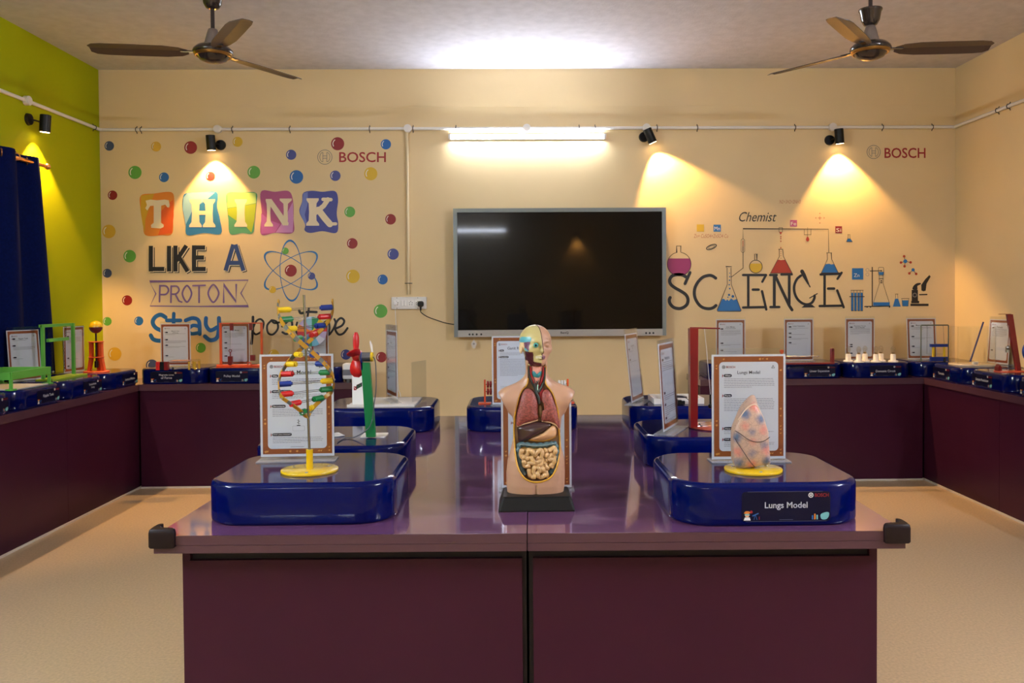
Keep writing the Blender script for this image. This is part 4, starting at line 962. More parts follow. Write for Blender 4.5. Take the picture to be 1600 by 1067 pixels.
# ---- lung
t = thing('lung_model', 'speckled pink lung model on yellow disc, front right plinth', 'science model', (.656, 2.317, ZT))
disc_base(t)
def lung_mat():
    m = mat('speckled_lung', (206, 176, 152), .45, bump=.25, bscale=60); nt = m.node_tree; b = nt.nodes['Principled BSDF']; tc = nt.nodes.new('ShaderNodeTexCoord')
    col = nt.nodes.new('ShaderNodeRGB'); col.outputs[0].default_value = lin((186, 154, 134)); cur = col.outputs[0]
    nz = nt.nodes.new('ShaderNodeTexNoise'); nz.inputs['Scale'].default_value = 90; nt.links.new(tc.outputs['Object'], nz.inputs['Vector'])
    sp = [(300, 512, 1), (410, 548, 1), (345, 640, 1), (240, 685, 1), (435, 750, 1), (345, 808, 1), (250, 880, 1), (460, 865, 1), (370, 460, 0), (295, 600, 0), (430, 628, 0), (350, 715, 0), (245, 795, 0), (345, 890, 0), (395, 395, 0), (450, 790, 0)]
    for x, y, c in sp:
        px = (1100+x/4.85-1177)*2.3/1300; pz = (736-(540+y/4.85))*2.3/1300
        vm = nt.nodes.new('ShaderNodeVectorMath'); vm.operation = 'DISTANCE'; vm.inputs[1].default_value = (px, -.016, pz)
        nt.links.new(tc.outputs['Object'], vm.inputs[0])
        ad = nt.nodes.new('ShaderNodeMath'); ad.operation = 'MULTIPLY_ADD'; ad.inputs[1].default_value = .012; nt.links.new(nz.outputs['Fac'], ad.inputs[0]); nt.links.new(vm.outputs['Value'], ad.inputs[2])
        mr = nt.nodes.new('ShaderNodeMapRange'); mr.inputs[1].default_value = .012; mr.inputs[2].default_value = .025; mr.inputs[3].default_value = .92; mr.inputs[4].default_value = 0
        nt.links.new(ad.outputs[0], mr.inputs[0])
        mx = nt.nodes.new('ShaderNodeMix'); mx.data_type = 'RGBA'; nt.links.new(mr.outputs[0], mx.inputs[0]); nt.links.new(cur, mx.inputs[6])
        mx.inputs[7].default_value = lin((56, 90, 132)) if c else lin((206, 124, 110)); cur = mx.outputs[2]
    vo = nt.nodes.new('ShaderNodeTexVoronoi'); vo.feature = 'DISTANCE_TO_EDGE'; vo.inputs['Scale'].default_value = 85
    nd = nt.nodes.new('ShaderNodeVectorMath'); nd.operation = 'ADD'; nt.links.new(tc.outputs['Object'], nd.inputs[0])
    n3 = nt.nodes.new('ShaderNodeTexNoise'); n3.inputs['Scale'].default_value = 55
    sc_ = nt.nodes.new('ShaderNodeVectorMath'); sc_.operation = 'SCALE'; sc_.inputs['Scale'].default_value = .02; nt.links.new(tc.outputs['Object'], n3.inputs['Vector']); nt.links.new(n3.outputs['Color'], sc_.inputs[0]); nt.links.new(sc_.outputs[0], nd.inputs[1])
    nt.links.new(nd.outputs[0], vo.inputs['Vector'])
    m2 = nt.nodes.new('ShaderNodeMapRange'); m2.inputs[1].default_value = .0; m2.inputs[2].default_value = .05; m2.inputs[3].default_value = .45; m2.inputs[4].default_value = 0; nt.links.new(vo.outputs['Distance'], m2.inputs[0])
    mx = nt.nodes.new('ShaderNodeMix'); mx.data_type = 'RGBA'; nt.links.new(m2.outputs[0], mx.inputs[0]); nt.links.new(cur, mx.inputs[6]); mx.inputs[7].default_value = lin((96, 78, 84))
    nt.links.new(mx.outputs[2], b.inputs['Base Color']); return m
def lc(pts): return [((1100+x/4.85-1177)*2.3/1300, (736-(540+y/4.85))*2.3/1300) for x, y in pts]
front = smooth2(lc([(222, 900), (216, 800), (214, 690), (222, 620), (250, 555), (290, 490), (335, 450), (372, 434), (398, 455), (425, 500), (455, 570), (480, 660), (487, 760), (497, 868), (488, 895), (430, 905), (360, 918), (280, 925), (235, 918)]), 4)
back = smooth2(lc([(228, 890), (220, 800), (218, 690), (226, 620), (252, 555), (290, 470), (340, 408), (378, 378), (408, 384), (418, 440), (435, 520), (455, 570), (478, 660), (485, 760), (492, 862), (482, 885), (430, 895), (360, 905), (280, 910), (238, 905)][:19]), 4)
n_ = min(len(front), len(back)); front = front[:n_]; back = back[:n_]
cxl = sum(p[0] for p in front)/n_; czl = sum(p[1] for p in front)/n_
rings = []
for s_, y in ((.02, -.0285), (.3, -.028), (.55, -.0265), (.78, -.0235), (.92, -.0195), (.98, -.016), (1, -.012)):
    rings.append([(cxl+(x-cxl)*s_, y, czl+(z-czl)*s_) for x, z in front])
for k, y in ((.4, .002), (.8, .014), (1, .026)):
    rings.append([(a[0]*(1-k)+b[0]*k, y, a[1]*(1-k)+b[1]*k) for a, b in zip(front, back)])
for s_, y in ((.93, .036), (.7, .045), (.35, .049), (.03, .05)):
    cb = sum(p[1] for p in back)/n_
    rings.append([(cxl+(x-cxl)*s_, y, cb+(z-cb)*s_) for x, z in back])
obj('lung_body', MB().loft([r_[::-1] for r_ in rings]), lung_mat(), t)
obj('mount_peg', MB().cyl((.002, .012, .005), (.002, .012, .02), .006), m_yel, t)
m_line = mat('dark_fissure_paint', (48, 30, 34), .5)
def onl(x, z):
    s_ = 0
    for k in range(60):
        q_ = k/59
        if q_ > 0 and not insidepoly(cxl+(x-cxl)/q_ if q_ else x, czl+(z-czl)/q_, front): s_ = q_
    return -.0288+.0165*max(0, s_-.2)**3.2
for pts in ([(216, 632), (255, 655), (310, 695), (370, 716), (430, 712), (485, 684)], [(216, 690), (240, 735), (290, 810), (335, 875), (372, 914)]):
    P_ = smooth2(lc(pts), 4, False); obj('fissure_line', MB().tube([(x, onl(x, z)-.0006, z) for x, z in P_], .0009, 6), m_line, t)
P_ = smooth2(lc([(250, 555), (300, 482), (345, 445), (385, 440), (415, 490), (445, 560), (478, 665)]), 4, False)
obj('edge_ridge', MB().tube([(x, -.0145, z) for x, z in P_], .0022, 6), mat('pale_lung_edge', (214, 186, 160), .45), t)

# ================================================================== TORSO
TY = 2.41
tc_ = atY(838, 700, TY)
t = thing('torso_model', 'open anatomical torso model with organs on black stand, centre table', 'science model', (tc_.x, TY, HC))
K = TY/1300
zb0 = 466+(CAM_H-HC)*1300/TY
def tp(u, v): return ((u-838)*K, (zb0-v)*K)
m_skin = mat('model_skin', (182, 140, 112), .38, noise=.04, nscale=30)
m_stand = mat('black_stand', (9, 10, 10), .45, spec=.25)
m = MB(); bw2, bd2, bh2 = .108, .075, .040
rings = []
for ins, z in ((0, 0), (0, .004), (.011, bh2-.004), (.014, bh2)):
    rings.append([(x-.0015, y-.012, z) for x, y in rr2(2*(bw2-ins), 2*(bd2-ins), .006, 3)])
obj('stand_foot', m.loft(rings, 0, False), m_stand, t)
prof = [(786, 836, 40), (777, 836, 43.3), (757, 836.4, 45.6), (738, 836.6, 46), (718, 837.5, 44.5), (698, 838, 39.2), (689, 838.5, 37.6), (679, 838.8, 36.6), (659, 839.6, 37.6), (645, 839.6, 39), (625, 839.6, 37), (612, 839.5, 31), (603, 839.3, 22), (595, 839.2, 18.2), (585, 839.2, 17.2), (566, 839, 17), (556, 839, 16)]
dep = [(786, 24), (757, 27), (738, 27), (718, 25), (698, 21), (679, 20), (659, 22), (640, 24), (620, 22), (606, 17), (592, 14.5), (566, 14)]
pz = [tp(0, v)[1] for v, _, _ in prof][::1]; pcx = [(c-838)*K for _, c, _ in prof]; pa = [a*K for _, _, a in prof]
dz = [tp(0, v)[1] for v, _ in dep]; db = [b*K for _, b in dep]
def A_(z): return np.interp(z, pz, pa)
def B_(z): return np.interp(z, dz, db)
def C_(z): return np.interp(z, pz, pcx)
outl_uv = [(826.5, 566), (826, 590), (823, 601), (816, 608), (810.5, 620), (805.5, 642), (803.5, 668), (804, 690), (805.5, 712), (811, 732), (822, 745), (838, 749), (855, 745), (866, 734), (872.5, 715), (874.5, 692), (873, 668), (871.5, 640), (866, 618), (859.5, 607), (853.5, 600), (851.5, 588), (851.5, 566)]
outl = smooth2([tp(*p) for p in outl_uv], 3)
YC = -.013        # back plane of the opening
def body(X, Y, Z):
    a = A_(Z); b = B_(Z); c = C_(Z)
    f = ((np.abs((X-c)/a)**2.3+np.abs(Y/b)**2.3)**(1/2.3)-1)*np.minimum(a, b)
    f = np.maximum(f, Z-tp(0, 560)[1]); f = np.maximum(f, tp(0, 778)[1]-Z)
    for s_ in (-1, 1):
        sx = .002
        e = ell(X, Y, Z, (sx+s_*38*K, 0, tp(0, 625)[1]), (27*K, 17*K, 20*K))
        tr = caps(X, Y, Z, (sx+s_*8*K, .004, tp(0, 597)[1]), (sx+s_*46*K, 0, tp(0, 616)[1]), 11*K, 9*K)
        e = smin(e, tr, 8*K)
        cut = (s_*(X-sx)-59*K)*.88-(Z-tp(0, 615.7)[1])*.48
        e = smax(e, cut, .003)
        f = smin(f, e, 9*K)
    # groin crease, leg cleft, breast of the hips
    zc = tp(0, 777)[1]
    f = smax(f, -caps(X, Y, Z, (-.003, -B_(zc)-.002, zc-.01), (-.003, -B_(zc)-.004, tp(0, 756)[1]), .010, .003), .005)
    f = smax(f, -caps(X, Y, Z, (-.003, .055, zc-.01), (-.003, .055, tp(0, 745)[1]), .012, .006), .008)
    cav = polysdf(X, Z, outl); cav = np.maximum(cav, Y-YC)
    return smax(f, -cav, .0015)
h_ = .0021
Pv, Fv = snet(body, (-.125, -.068, tp(0, 781)[1]), (.125, .068, tp(0, 556)[1]), h_)
m = MB().add([tuple(p) for p in Pv], Fv, 0, True)
bmesh_ = m.mesh('body_shell', [m_skin, mat('ochre_lining', (176, 126, 66), .5)])
# inside of the opening gets the lining colour
for pol in bmesh_.polygons:
    c = pol.center
    if c.y > YC-.004 and abs(pol.normal.y) > .7 and pol.normal.y < 0 and c.y < 0 and insidepoly(c.x, c.z, outl): pol.material_index = 1
obj('body_shell', bmesh_, None, t)
def fy(x, z):       # front surface of the trunk
    a, b, c = A_(z), B_(z), C_(z); q_ = max(0, 1-min(.999, abs((x-c)/a))**2.3)
    return -b*q_**(1/2.3)
m_rim = mat('ochre_yellow_rim', (200, 146, 36), .4)
obj('opening_rim', MB().tube([(x, max(-.05, min(-.010, fy(x, z))), z) for x, z in outl[3:-3]], .0026, 8), m_rim, t)
def dome(name, pts, hgt, y0, m_, lab=None, exp=.5, k=4, thick=.004, par=None):
    o = smooth2([tp(*p) for p in pts], k); cx = sum(p[0] for p in o)/len(o); cz = sum(p[1] for p in o)/len(o); rings = [[(x, y0+thick, z) for x, z in o]]
    for s_ in (1, .96, .88, .75, .55, .3, .03):
        rings.append([(cx+(x-cx)*s_, y0-hgt*(1-s_*s_)**exp, cz+(z-cz)*s_) for x, z in o])
    return obj(name, MB().loft([r_ for r_ in rings]), m_, par or t, lab)
s5 = lambda pts: [(770+x/5.079, 600+y/5.079) for x, y in pts]
s8 = lambda pts: [(780+x/8.208, 500+y/8.208) for x, y in pts]
m_lungp = mat('veined_lung_pink', (148, 74, 64), .5, noise=.55, nscale=230, bump=.8, bscale=170)
m_pale = mat('pale_pleura', (214, 178, 142), .4)
m_liver = mat('liver_brown', (58, 34, 34), .25, coat=.3)
m_stom = mat('stomach_tan', (204, 156, 112), .35)
m_gut = mat('gut_cream', (200, 160, 106), .35, coat=.2)
m_colon = mat('colon_teal', (74, 100, 104), .4)
m_dgrey = mat('vessel_dark', (34, 42, 38), .4)
m_art = mat('artery_red', (150, 28, 36), .35)
m_teal = mat('thyroid_teal', (48, 128, 132), .4)
m_cav = mat('cavity_brown_paint', (122, 88, 54), .6)  # tan-brown colour of the inner cavity wall
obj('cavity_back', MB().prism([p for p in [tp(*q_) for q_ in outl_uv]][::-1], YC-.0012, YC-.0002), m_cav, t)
LL = s5([(255, 42), (300, 34), (335, 62), (352, 110), (360, 150), (358, 220), (360, 275), (310, 292), (250, 308), (192, 330), (190, 250), (200, 180), (218, 110)])
LR = s5([(395, 55), (432, 38), (462, 62), (492, 120), (518, 190), (532, 352), (500, 318), (450, 296), (388, 288), (392, 210), (408, 200), (402, 150), (388, 120)])
for nm, P_ in (('left', LL), ('right', LR)):
    dome('lung_lobe', P_, .017, -.021, m_lungp)
obj('lung_edge', MB().tube([(x, -.0225, z) for x, z in smooth2([tp(*p) for p in s5([(192, 328), (250, 310), (310, 294), (358, 278)])], 5, False)], .0024, 8).tube([(x, -.0225, z) for x, z in smooth2([tp(*p) for p in s5([(388, 288), (450, 298), (500, 320), (531, 352)])], 5, False)], .0024, 8), m_pale, t)
dome('heart_piece', s5([(365, 165), (385, 160), (405, 200), (412, 240), (395, 265), (365, 262), (358, 210)]), .012, -.016, mat('heart_olive', (112, 84, 48), .4, noise=.3, nscale=90))
dome('great_vessel', s5([(356, 0), (378, 40), (398, 8), (402, 60), (390, 130), (372, 120), (360, 100)]), .008, -.018, m_art)
obj('dark_vein', MB().tube([(x, -.026, z) for x, z in smooth2([tp(*p) for p in s5([(330, -10), (345, 60), (365, 105), (372, 150)])], 5, False)], .0042, 8).tube([(x, -.026, z) for x, z in smooth2([tp(*p) for p in s5([(400, -10), (385, 30), (362, 60)])], 5, False)], .0035, 8), m_dgrey, t)
dome('liver', s5([(196, 338), (240, 318), (300, 300), (370, 292), (440, 300), (470, 318), (430, 360), (380, 390), (320, 420), (285, 440), (245, 448), (205, 452), (198, 400)]), .020, -.018, m_liver)
dome('stomach', s5([(290, 432), (345, 405), (400, 375), (440, 345), (475, 325), (500, 335), (505, 375), (495, 410), (450, 432), (380, 445)]), .021, -.019, m_stom)
obj('stomach_edge', MB().tube([(x, -.0215, z) for x, z in smooth2([tp(*p) for p in s5([(285, 436), (340, 443), (400, 445), (450, 434), (498, 410)])], 5, False)], .0022, 8), mat('gold_fat', (206, 150, 40), .35), t)
cp = smooth2([tp(*p) for p in s5([(255, 712), (225, 660), (208, 590), (203, 520), (214, 474), (262, 474), (330, 482), (400, 480), (460, 470), (492, 472), (504, 520), (508, 580), (494, 640), (462, 690), (436, 706)])], 7, False)
obj('large_intestine', MB().tube([(x, -.0215, z) for x, z in cp], [.0074+.0013*math.sin(i*1.25) for i in range(len(cp))], 12), m_colon, t)
obj('colon_band', MB().tube([(x, -.0300, z) for x, z in cp[26:-36]], .0013, 6), mat('colon_band_grey', (120, 138, 134), .4), t)
guts = [[(232, 512), (222, 540), (236, 575), (258, 560), (276, 545), (282, 515), (310, 522), (330, 548), (352, 528), (380, 512), (388, 545), (372, 580), (345, 570)],
        [(262, 585), (295, 572), (318, 590), (338, 612), (366, 600), (388, 585), (378, 625), (340, 618), (300, 612), (262, 622), (242, 600), (256, 640), (290, 634)],
        [(408, 515), (440, 522), (462, 508), (488, 500), (490, 535), (462, 552), (440, 575), (418, 560), (430, 545)], [(412, 600), (440, 590), (470, 592), (476, 620), (452, 640), (428, 655), (412, 630), (402, 605)], [(488, 560), (484, 590), (480, 625), (458, 655)],
        [(290, 665), (288, 700), (305, 722), (330, 716), (322, 680), (330, 652), (356, 650), (372, 672), (352, 690), (360, 722), (392, 724), (412, 705), (428, 718), (418, 690), (398, 670), (388, 640)]]
for gi, g_ in enumerate(guts):
    P_ = smooth2([tp(*p) for p in s5(g_)], 6, False)
    obj('small_intestine', MB().tube([(x, -.0285-.006*max(0, 1-((x-.002)/.03)**2)-.0018*math.sin(i*.55+gi), z) for i, (x, z) in enumerate(P_)], [.0068+.0008*math.sin(i*.9) for i in range(len(P_))], 10), m_gut, t)
dome('gut_backing', s5([(225, 500), (300, 492), (400, 500), (495, 490), (498, 560), (470, 650), (425, 728), (350, 735), (290, 725), (270, 650), (225, 590)]), .012, -.016, mat('gut_backing_gold', (196, 152, 84), .5))  # cream-gold fill behind the intestine coils
# neck vessels
def nt_(pts, r, y=-.0225): return [(x, y, z) for x, z in smooth2([tp(*p) for p in s8(pts)], 5, False)]
obj('neck_artery', MB().tube(nt_([(405, 590), (415, 680), (440, 760), (470, 840)], 0), .0026, 8).tube(nt_([(575, 590), (568, 690), (548, 770), (520, 840)], 0), .0026, 8), m_art, t)
obj('neck_vein', MB().tube(nt_([(388, 590), (392, 690), (420, 790), (460, 870), (480, 910)], 0), .0026, 8).tube(nt_([(590, 600), (588, 700), (575, 800), (530, 870), (490, 910)], 0), .0026, 8), m_dgrey, t)
dome('windpipe', s8([(425, 590), (555, 590), (545, 700), (520, 800), (490, 850), (460, 790), (432, 700)]), .010, -.016, mat('windpipe_pink', (206, 140, 122), .4))
dome('thyroid', s8([(428, 660), (450, 645), (480, 680), (495, 690), (520, 660), (545, 650), (545, 690), (520, 730), (490, 738), (450, 722), (432, 700)]), .007, -.0225, m_teal)
obj('branching_vein', MB().tube(nt_([(485, 770), (488, 810), (482, 870), (490, 920)], 0, -.0275), .0016, 6).tube(nt_([(450, 770), (468, 800), (486, 815)], 0, -.0275), .0012, 6).tube(nt_([(510, 765), (500, 795), (488, 812)], 0, -.0275), .0012, 6), m_dgrey, t)
obj('throat_spine', MB().tube(nt_([(500, 820), (494, 850), (496, 890)], 0, -.0275), .0018, 6), mat('pale_teal_rings', (150, 196, 180), .4), t)
# ---- head
hc = tp(838.5, 537); HY = -.004; yaw = math.radians(19)
cy_, sy_ = math.cos(yaw), math.sin(yaw)
def tohead(X, Y, Z):   # head frame: x right, y back (face at -y), z up, in photo pixels
    x = (X-hc[0])/K; y = (Y-HY)/K; z = (Z-hc[1])/K
    return x*cy_+y*sy_, -x*sy_+y*cy_, z
def fromhead(x, y, z): return Vector(((x*cy_-y*sy_)*K+hc[0], (x*sy_+y*cy_)*K+HY, z*K+hc[1]))
def head(X, Y, Z):
    x, y, z = tohead(X, Y, Z)
    f = ell(x, y, z, (0, 3, 4), (24.5, 29, 25.5))
    f = smin(f, ell(x, y, z, (0, -7, -12), (18.5, 18, 20)), 8)
    f = smin(f, ell(x, y, z, (0, -17, -27), (9, 8, 7)), 7)              # chin
    f = smin(f, caps(x, y, z, (0, -25.5, 0), (0, -30, -10), 2.2, 3.4), 3)   # nose
    f = smin(f, caps(x, y, z, (-9, -23, 4), (9, -23, 4), 3, 3), 5)      # brow
    for s_ in (-1, 1):
        f = smax(f, -ell(x, y, z, (s_*9.5, -29.5, -1.5), (5.5, 5.5, 4)), 4)
        f = smin(f, ell(x, y, z, (s_*9.5, -21.5, -1.5), (4.6, 4.4, 3.6)), 1.5)
        f = smin(f, ell(x, y, z, (s_*14, -16, -9), (6, 6, 5)), 5)       # cheekbone
        e = ell(x, y, z, (s_*24.5, 1, -7), (2.6, 5.5, 8)); e = smax(e, -ell(x, y, z, (s_*27, -.5, -6), (2.2, 3.2, 5)), 1)
        f = smin(f, e, 2)
    f = smin(f, ell(x, y, z, (0, -24.6, -18.2), (6, 3.2, 1.8)), 1.5); f = smin(f, ell(x, y, z, (0, -24, -21.6), (5, 3.2, 1.7)), 1.5)
    f = smax(f, -caps(x, y, z, (-6, -27.5, -19.9), (6, -27.5, -19.9), .7, .7), .8)
    f = smin(f, caps(x, y, z, (0, 6, -20), (1, 4, -40), 15.5, 16), 6)
    return np.maximum(f, -33.5-z)*K
Pv, Fv = snet(head, (hc[0]-32*K, HY-38*K, hc[1]-36*K), (hc[0]+32*K, HY+36*K, hc[1]+32*K), .00115)
PvN = [tuple(p) for p in Pv]
hm_all = MB().add(PvN, Fv, 0, True)
m_skull = mat('skull_bone_yellow', (184, 170, 112), .35); m_brain = mat('brain_blue', (88, 164, 176), .4); m_mus = mat('muscle_maroon', (74, 26, 32), .4)
m_lobe = mat('brain_mauve', (112, 72, 96), .4, noise=.4, nscale=120); m_earw = mat('ear_bone', (214, 186, 140), .4); m_tooth = mat('teeth_white', (214, 206, 176), .3); m_lip = mat('lip_mauve', (118, 68, 84), .4)
def sub(name, test, mats_, mi=None, lab=None):
    fs = []; mm = []
    for f_ in Fv:
        c = sum((Vector(PvN[i]) for i in f_), Vector())/4; h3 = tohead(c.x, c.y, c.z)
        if test(h3): fs.append(f_); mm.append(mi(h3, c) if mi else 0)
    us = sorted({i for f_ in fs for i in f_}); mp = {i: k for k, i in enumerate(us)}
    b = MB(); b.v = [Vector(PvN[i]) for i in us]; b.f = [tuple(mp[i] for i in f_) for f_ in fs]; b.mi = mm; b.sm = [True]*len(fs)
    return obj(name, b, mats_, t, lab)
pat = [(1, smooth2(s8([(262, 262), (290, 215), (350, 210), (415, 215), (405, 268), (340, 275), (265, 305)]), 3)), (3, smooth2(s8([(265, 308), (340, 278), (405, 270), (390, 330), (385, 385), (340, 350), (275, 345)]), 3)),
       (1, smooth2(s8([(328, 350), (360, 328), (390, 345), (380, 390), (345, 385)]), 3)),
       (2, s8([(335, 390), (440, 400), (445, 470), (445, 520), (575, 545), (560, 590), (420, 590), (330, 500), (345, 460)])), (5, s8([(470, 448), (580, 446), (580, 474), (470, 478)]))]
def skull_mi(h3, c):
    u = 838+c.x/K; v = zb0-c.z/K
    if h3[0] < -21.8 and -17 < h3[2] < 3 and -8 < h3[1] < 9: return 4
    if h3[1] > 12: return 0
    for k, P_ in pat:
        if insidepoly(u, v, P_): return k
    return 0
sub('skull_half', lambda h: h[0] < 0, [m_skull, m_brain, m_mus, m_lobe, m_earw, m_tooth], skull_mi, 'bony half head with painted brain and jaw muscle')
sub('face_half', lambda h: h[0] >= 0, [m_skin, m_lip], lambda h3, c: 1 if ((h3[0]/6.6)**2+((h3[2]+19.9)/3.3)**2 < 1 and h3[1] < -20) else 0, 'skin-coloured half face with closed eye')
e0 = fromhead(-9.5, -25.4, -1)
obj('eyeball', MB().sphere(e0, 3.9*K, 16), mat('eye_teal', (58, 146, 134), .3), t)
d_ = (fromhead(-9.5, -30, -1)-e0).normalized()
ir = Vector((.0, -1, 0)); pc = e0+ir*3.5*K
obj('iris', MB().cyl(pc, e0+ir*4.1*K, 1.7*K, n=16), mat('eye_navy', (10, 24, 60), .2), t)
cr = []
for k in range(28):
    a = math.radians(-38+k*5.2); lo_, hi_ = 5., 45.
    for _ in range(24):
        r_ = (lo_+hi_)/2; q_ = fromhead(.3, 2-r_*math.cos(a), r_*math.sin(a)); vv = head(np.array([q_.x]), np.array([q_.y]), np.array([q_.z]))[0]
        if vv < 0: lo_ = r_
        else: hi_ = r_
    cr.append(fromhead(.3, 2-(lo_+.1)*math.cos(a), (lo_+.1)*math.sin(a)))
obj('section_line', MB().tube(cr, .0011, 6), mat('section_dark_red', (66, 22, 20), .4), t)

# ================================================================== MODELS FURTHER BACK ON THE TABLE
m_orange = mat('orange_enamel', (214, 78, 26), .3, coat=.3)
m_redp2 = mat('red_enamel', (120, 16, 15), .3, coat=.4)
m_whitep = mat('white_acrylic', (216, 208, 200), .3)
# ---- green windmill
b0 = atZ(580, 684, ZT)
t = thing('windmill_model', 'green post windmill with red propeller on second left plinth', 'science model', b0)
top = atY(571.5, 566, b0.y)-b0
def bar(p0, p1, w0, w1, d=.018):
    R_ = []
    for p, w_ in ((p0, w0), (p1, w1)): R_.append([(p[0]-w_/2, p[1]-d/2, p[2]), (p[0]+w_/2, p[1]-d/2, p[2]), (p[0]+w_/2, p[1]+d/2, p[2]), (p[0]-w_/2, p[1]+d/2, p[2])])
    return MB().loft(R_, 0, False)
obj('post', bar((0, 0, .004), top, .033, .030, .02), m_grn, t)
obj('base_plate', MB().rrect(.088, .088, .006, [(0, 0), (0, .004)], smooth=False, T=Matrix.Translation((.004, .045, 0))), m_whitep, t)
hz = top.z+.019; hx_ = top.x
obj('motor', MB().cyl((hx_-.012, 0, hz), (hx_+.018, 0, hz), .0165, n=24), mat('motor_grey', (112, 112, 116), .35, .6), t)
obj('motor_cap', MB().cyl((hx_+.018, 0, hz), (hx_+.026, 0, hz), .0165, n=24), m_yp, t, 'yellow end cap')
obj('motor_bracket', MB().cyl((hx_-.016, 0, hz-.004), (hx_-.012, 0, hz-.004), .02, n=16).box((hx_-.013, 0, hz-.03), (.006, .02, .03)), m_blu, t)
obj('hub', MB().lathe([(.001, .014), (.011, .010), (.015, .0), (.014, -.012)], 20, T=Matrix.Translation((hx_-.034, 0, hz)) @ Matrix.Rotation(-PI/2, 4, 'Y')), m_redp, t)
for an, L_, wd in ((86, .075, .022), (-84, .060, .052), (158, .062, .048), (20, .05, .03)):
    m = MB(); rr_ = []
    for s_ in np.linspace(0, 1, 9):
        ww = wd*(.25+.75*math.sin(PI*min(1, s_*.62+.12))) * (1 if s_ < .85 else (1.18-s_)*3.0)
        tw = math.radians(78-18*s_); c = Vector((0, 0, .012+L_*s_)); d = Vector((math.sin(tw), math.cos(tw), 0))
        n_ = Vector((math.cos(tw), -math.sin(tw), 0))*.0012
        rr_.append([c-d*ww/2-n_, c+d*ww/2-n_, c+d*ww/2+n_, c-d*ww/2+n_])
    T = Matrix.Translation((hx_-.034, 0, hz)) @ Matrix.Rotation(math.radians(an-90), 4, 'X')
    obj('propeller_blade', m.loft(rr_, 0, True, T=T), m_redp, t)
obj('tail_vane', MB().prism([(hx_+.018, hz+.016), (hx_+.024, hz+.014), (hx_+.022, hz+.04), (hx_+.015, hz+.058), (hx_+.012, hz+.05)], .012, .0135), m_whitep, t)
e = atZ(527, 690, ZT+.004)-b0
obj('wire', MB().tube(smooth2([(hx_+.026, 0, hz), (hx_+.036, -.012, hz-.02), (hx_+.038, -.014, hz-.1), (hx_+.03, -.014, .12), (.0, -.016, .045), (-.05, -.02, .008), (-.09, -.02, .003), (e.x, e.y, .003)], 6, False), .002, 6), mat('grey_wire', (74, 76, 80), .5), t)
p = atZ(516, 681, ZT)
t = thing('printed_card', 'small white card with dark rim lying beside the windmill post', 'card', p, math.radians(28))
obj('card_sheet', MB().box((0, 0, .003), (.085, .075, .003)), m_white, t)
A = Art(); [A.rect(-.03, .028-i*.012, .03, .031-i*.012, 'g', 1) for i in range(5)]; A.stroke([(-.041, -.036), (.041, -.036), (.041, .036), (-.041, .036)], .0016, 'k', 1, True)
A.build('card_print', A.used(SM), t, lambda x, y, L: (x, y, .0047))
# ---- white tray with board, back left
c0 = atZ(541, 637, ZT); c1 = atZ(646, 637, ZT); c2 = atZ(660, 622, ZT)
t = thing('white_tray', 'white tray with upright boards on far left table plinth', 'science model', ((c0.x+c1.x)/2, (c0.y+c2.y)/2, ZT)); wx = c1.x-c0.x; wy = c2.y-c0.y-.03
wy = min(wy, .36)
obj('tray_floor', MB().box((0, 0, .004), (wx, wy, .007)), m_whitep, t)
obj('tray_lip', MB().box((0, -wy/2+.003, .006), (wx, .005, .012)), m_whitep, t)
q_ = atY(556, 600, c0.y)-Vector(t.location)
brd = obj('upright_board', MB().box((q_.x, -wy/2+.03, .078), (.05, .004, .15)), m_white, t)
A = Art(); zz = .088
A.rect(q_.x-.018, zz-.014, q_.x-.006, zz+.004, 'r', 1).poly([(q_.x-.006, zz-.010), (q_.x+.020, zz+.004), (q_.x+.020, zz+.022), (q_.x-.006, zz+.010)], 'k', 1)
A.stroke([(q_.x, zz+.004), (q_.x+.004, zz-.002), (q_.x+.0, zz-.004)], .002, 'grn', 2).stroke([(q_.x+.009, zz+.010), (q_.x+.014, zz+.006), (q_.x+.009, zz+.003)], .002, 'grn', 2).stroke([(q_.x-.015, zz), (q_.x-.010, zz-.008)], .002, 'w', 2)
A.build('board_print', A.used(SM), brd, lambda x, y, L: (x, -wy/2+.03-.0022-.0003*L, y), 'small red and dark green print')
q_ = atY(650, 610, c0.y+.05)-Vector(t.location)
obj('clear_fin', MB().box((q_.x, 0, .10), (.003, .15, .19), 0, Matrix.Translation((q_.x, .0, 0)) @ Matrix.Rotation(math.radians(-20), 4, 'Z') @ Matrix.Translation((-q_.x, 0, 0))), m_acr, t)
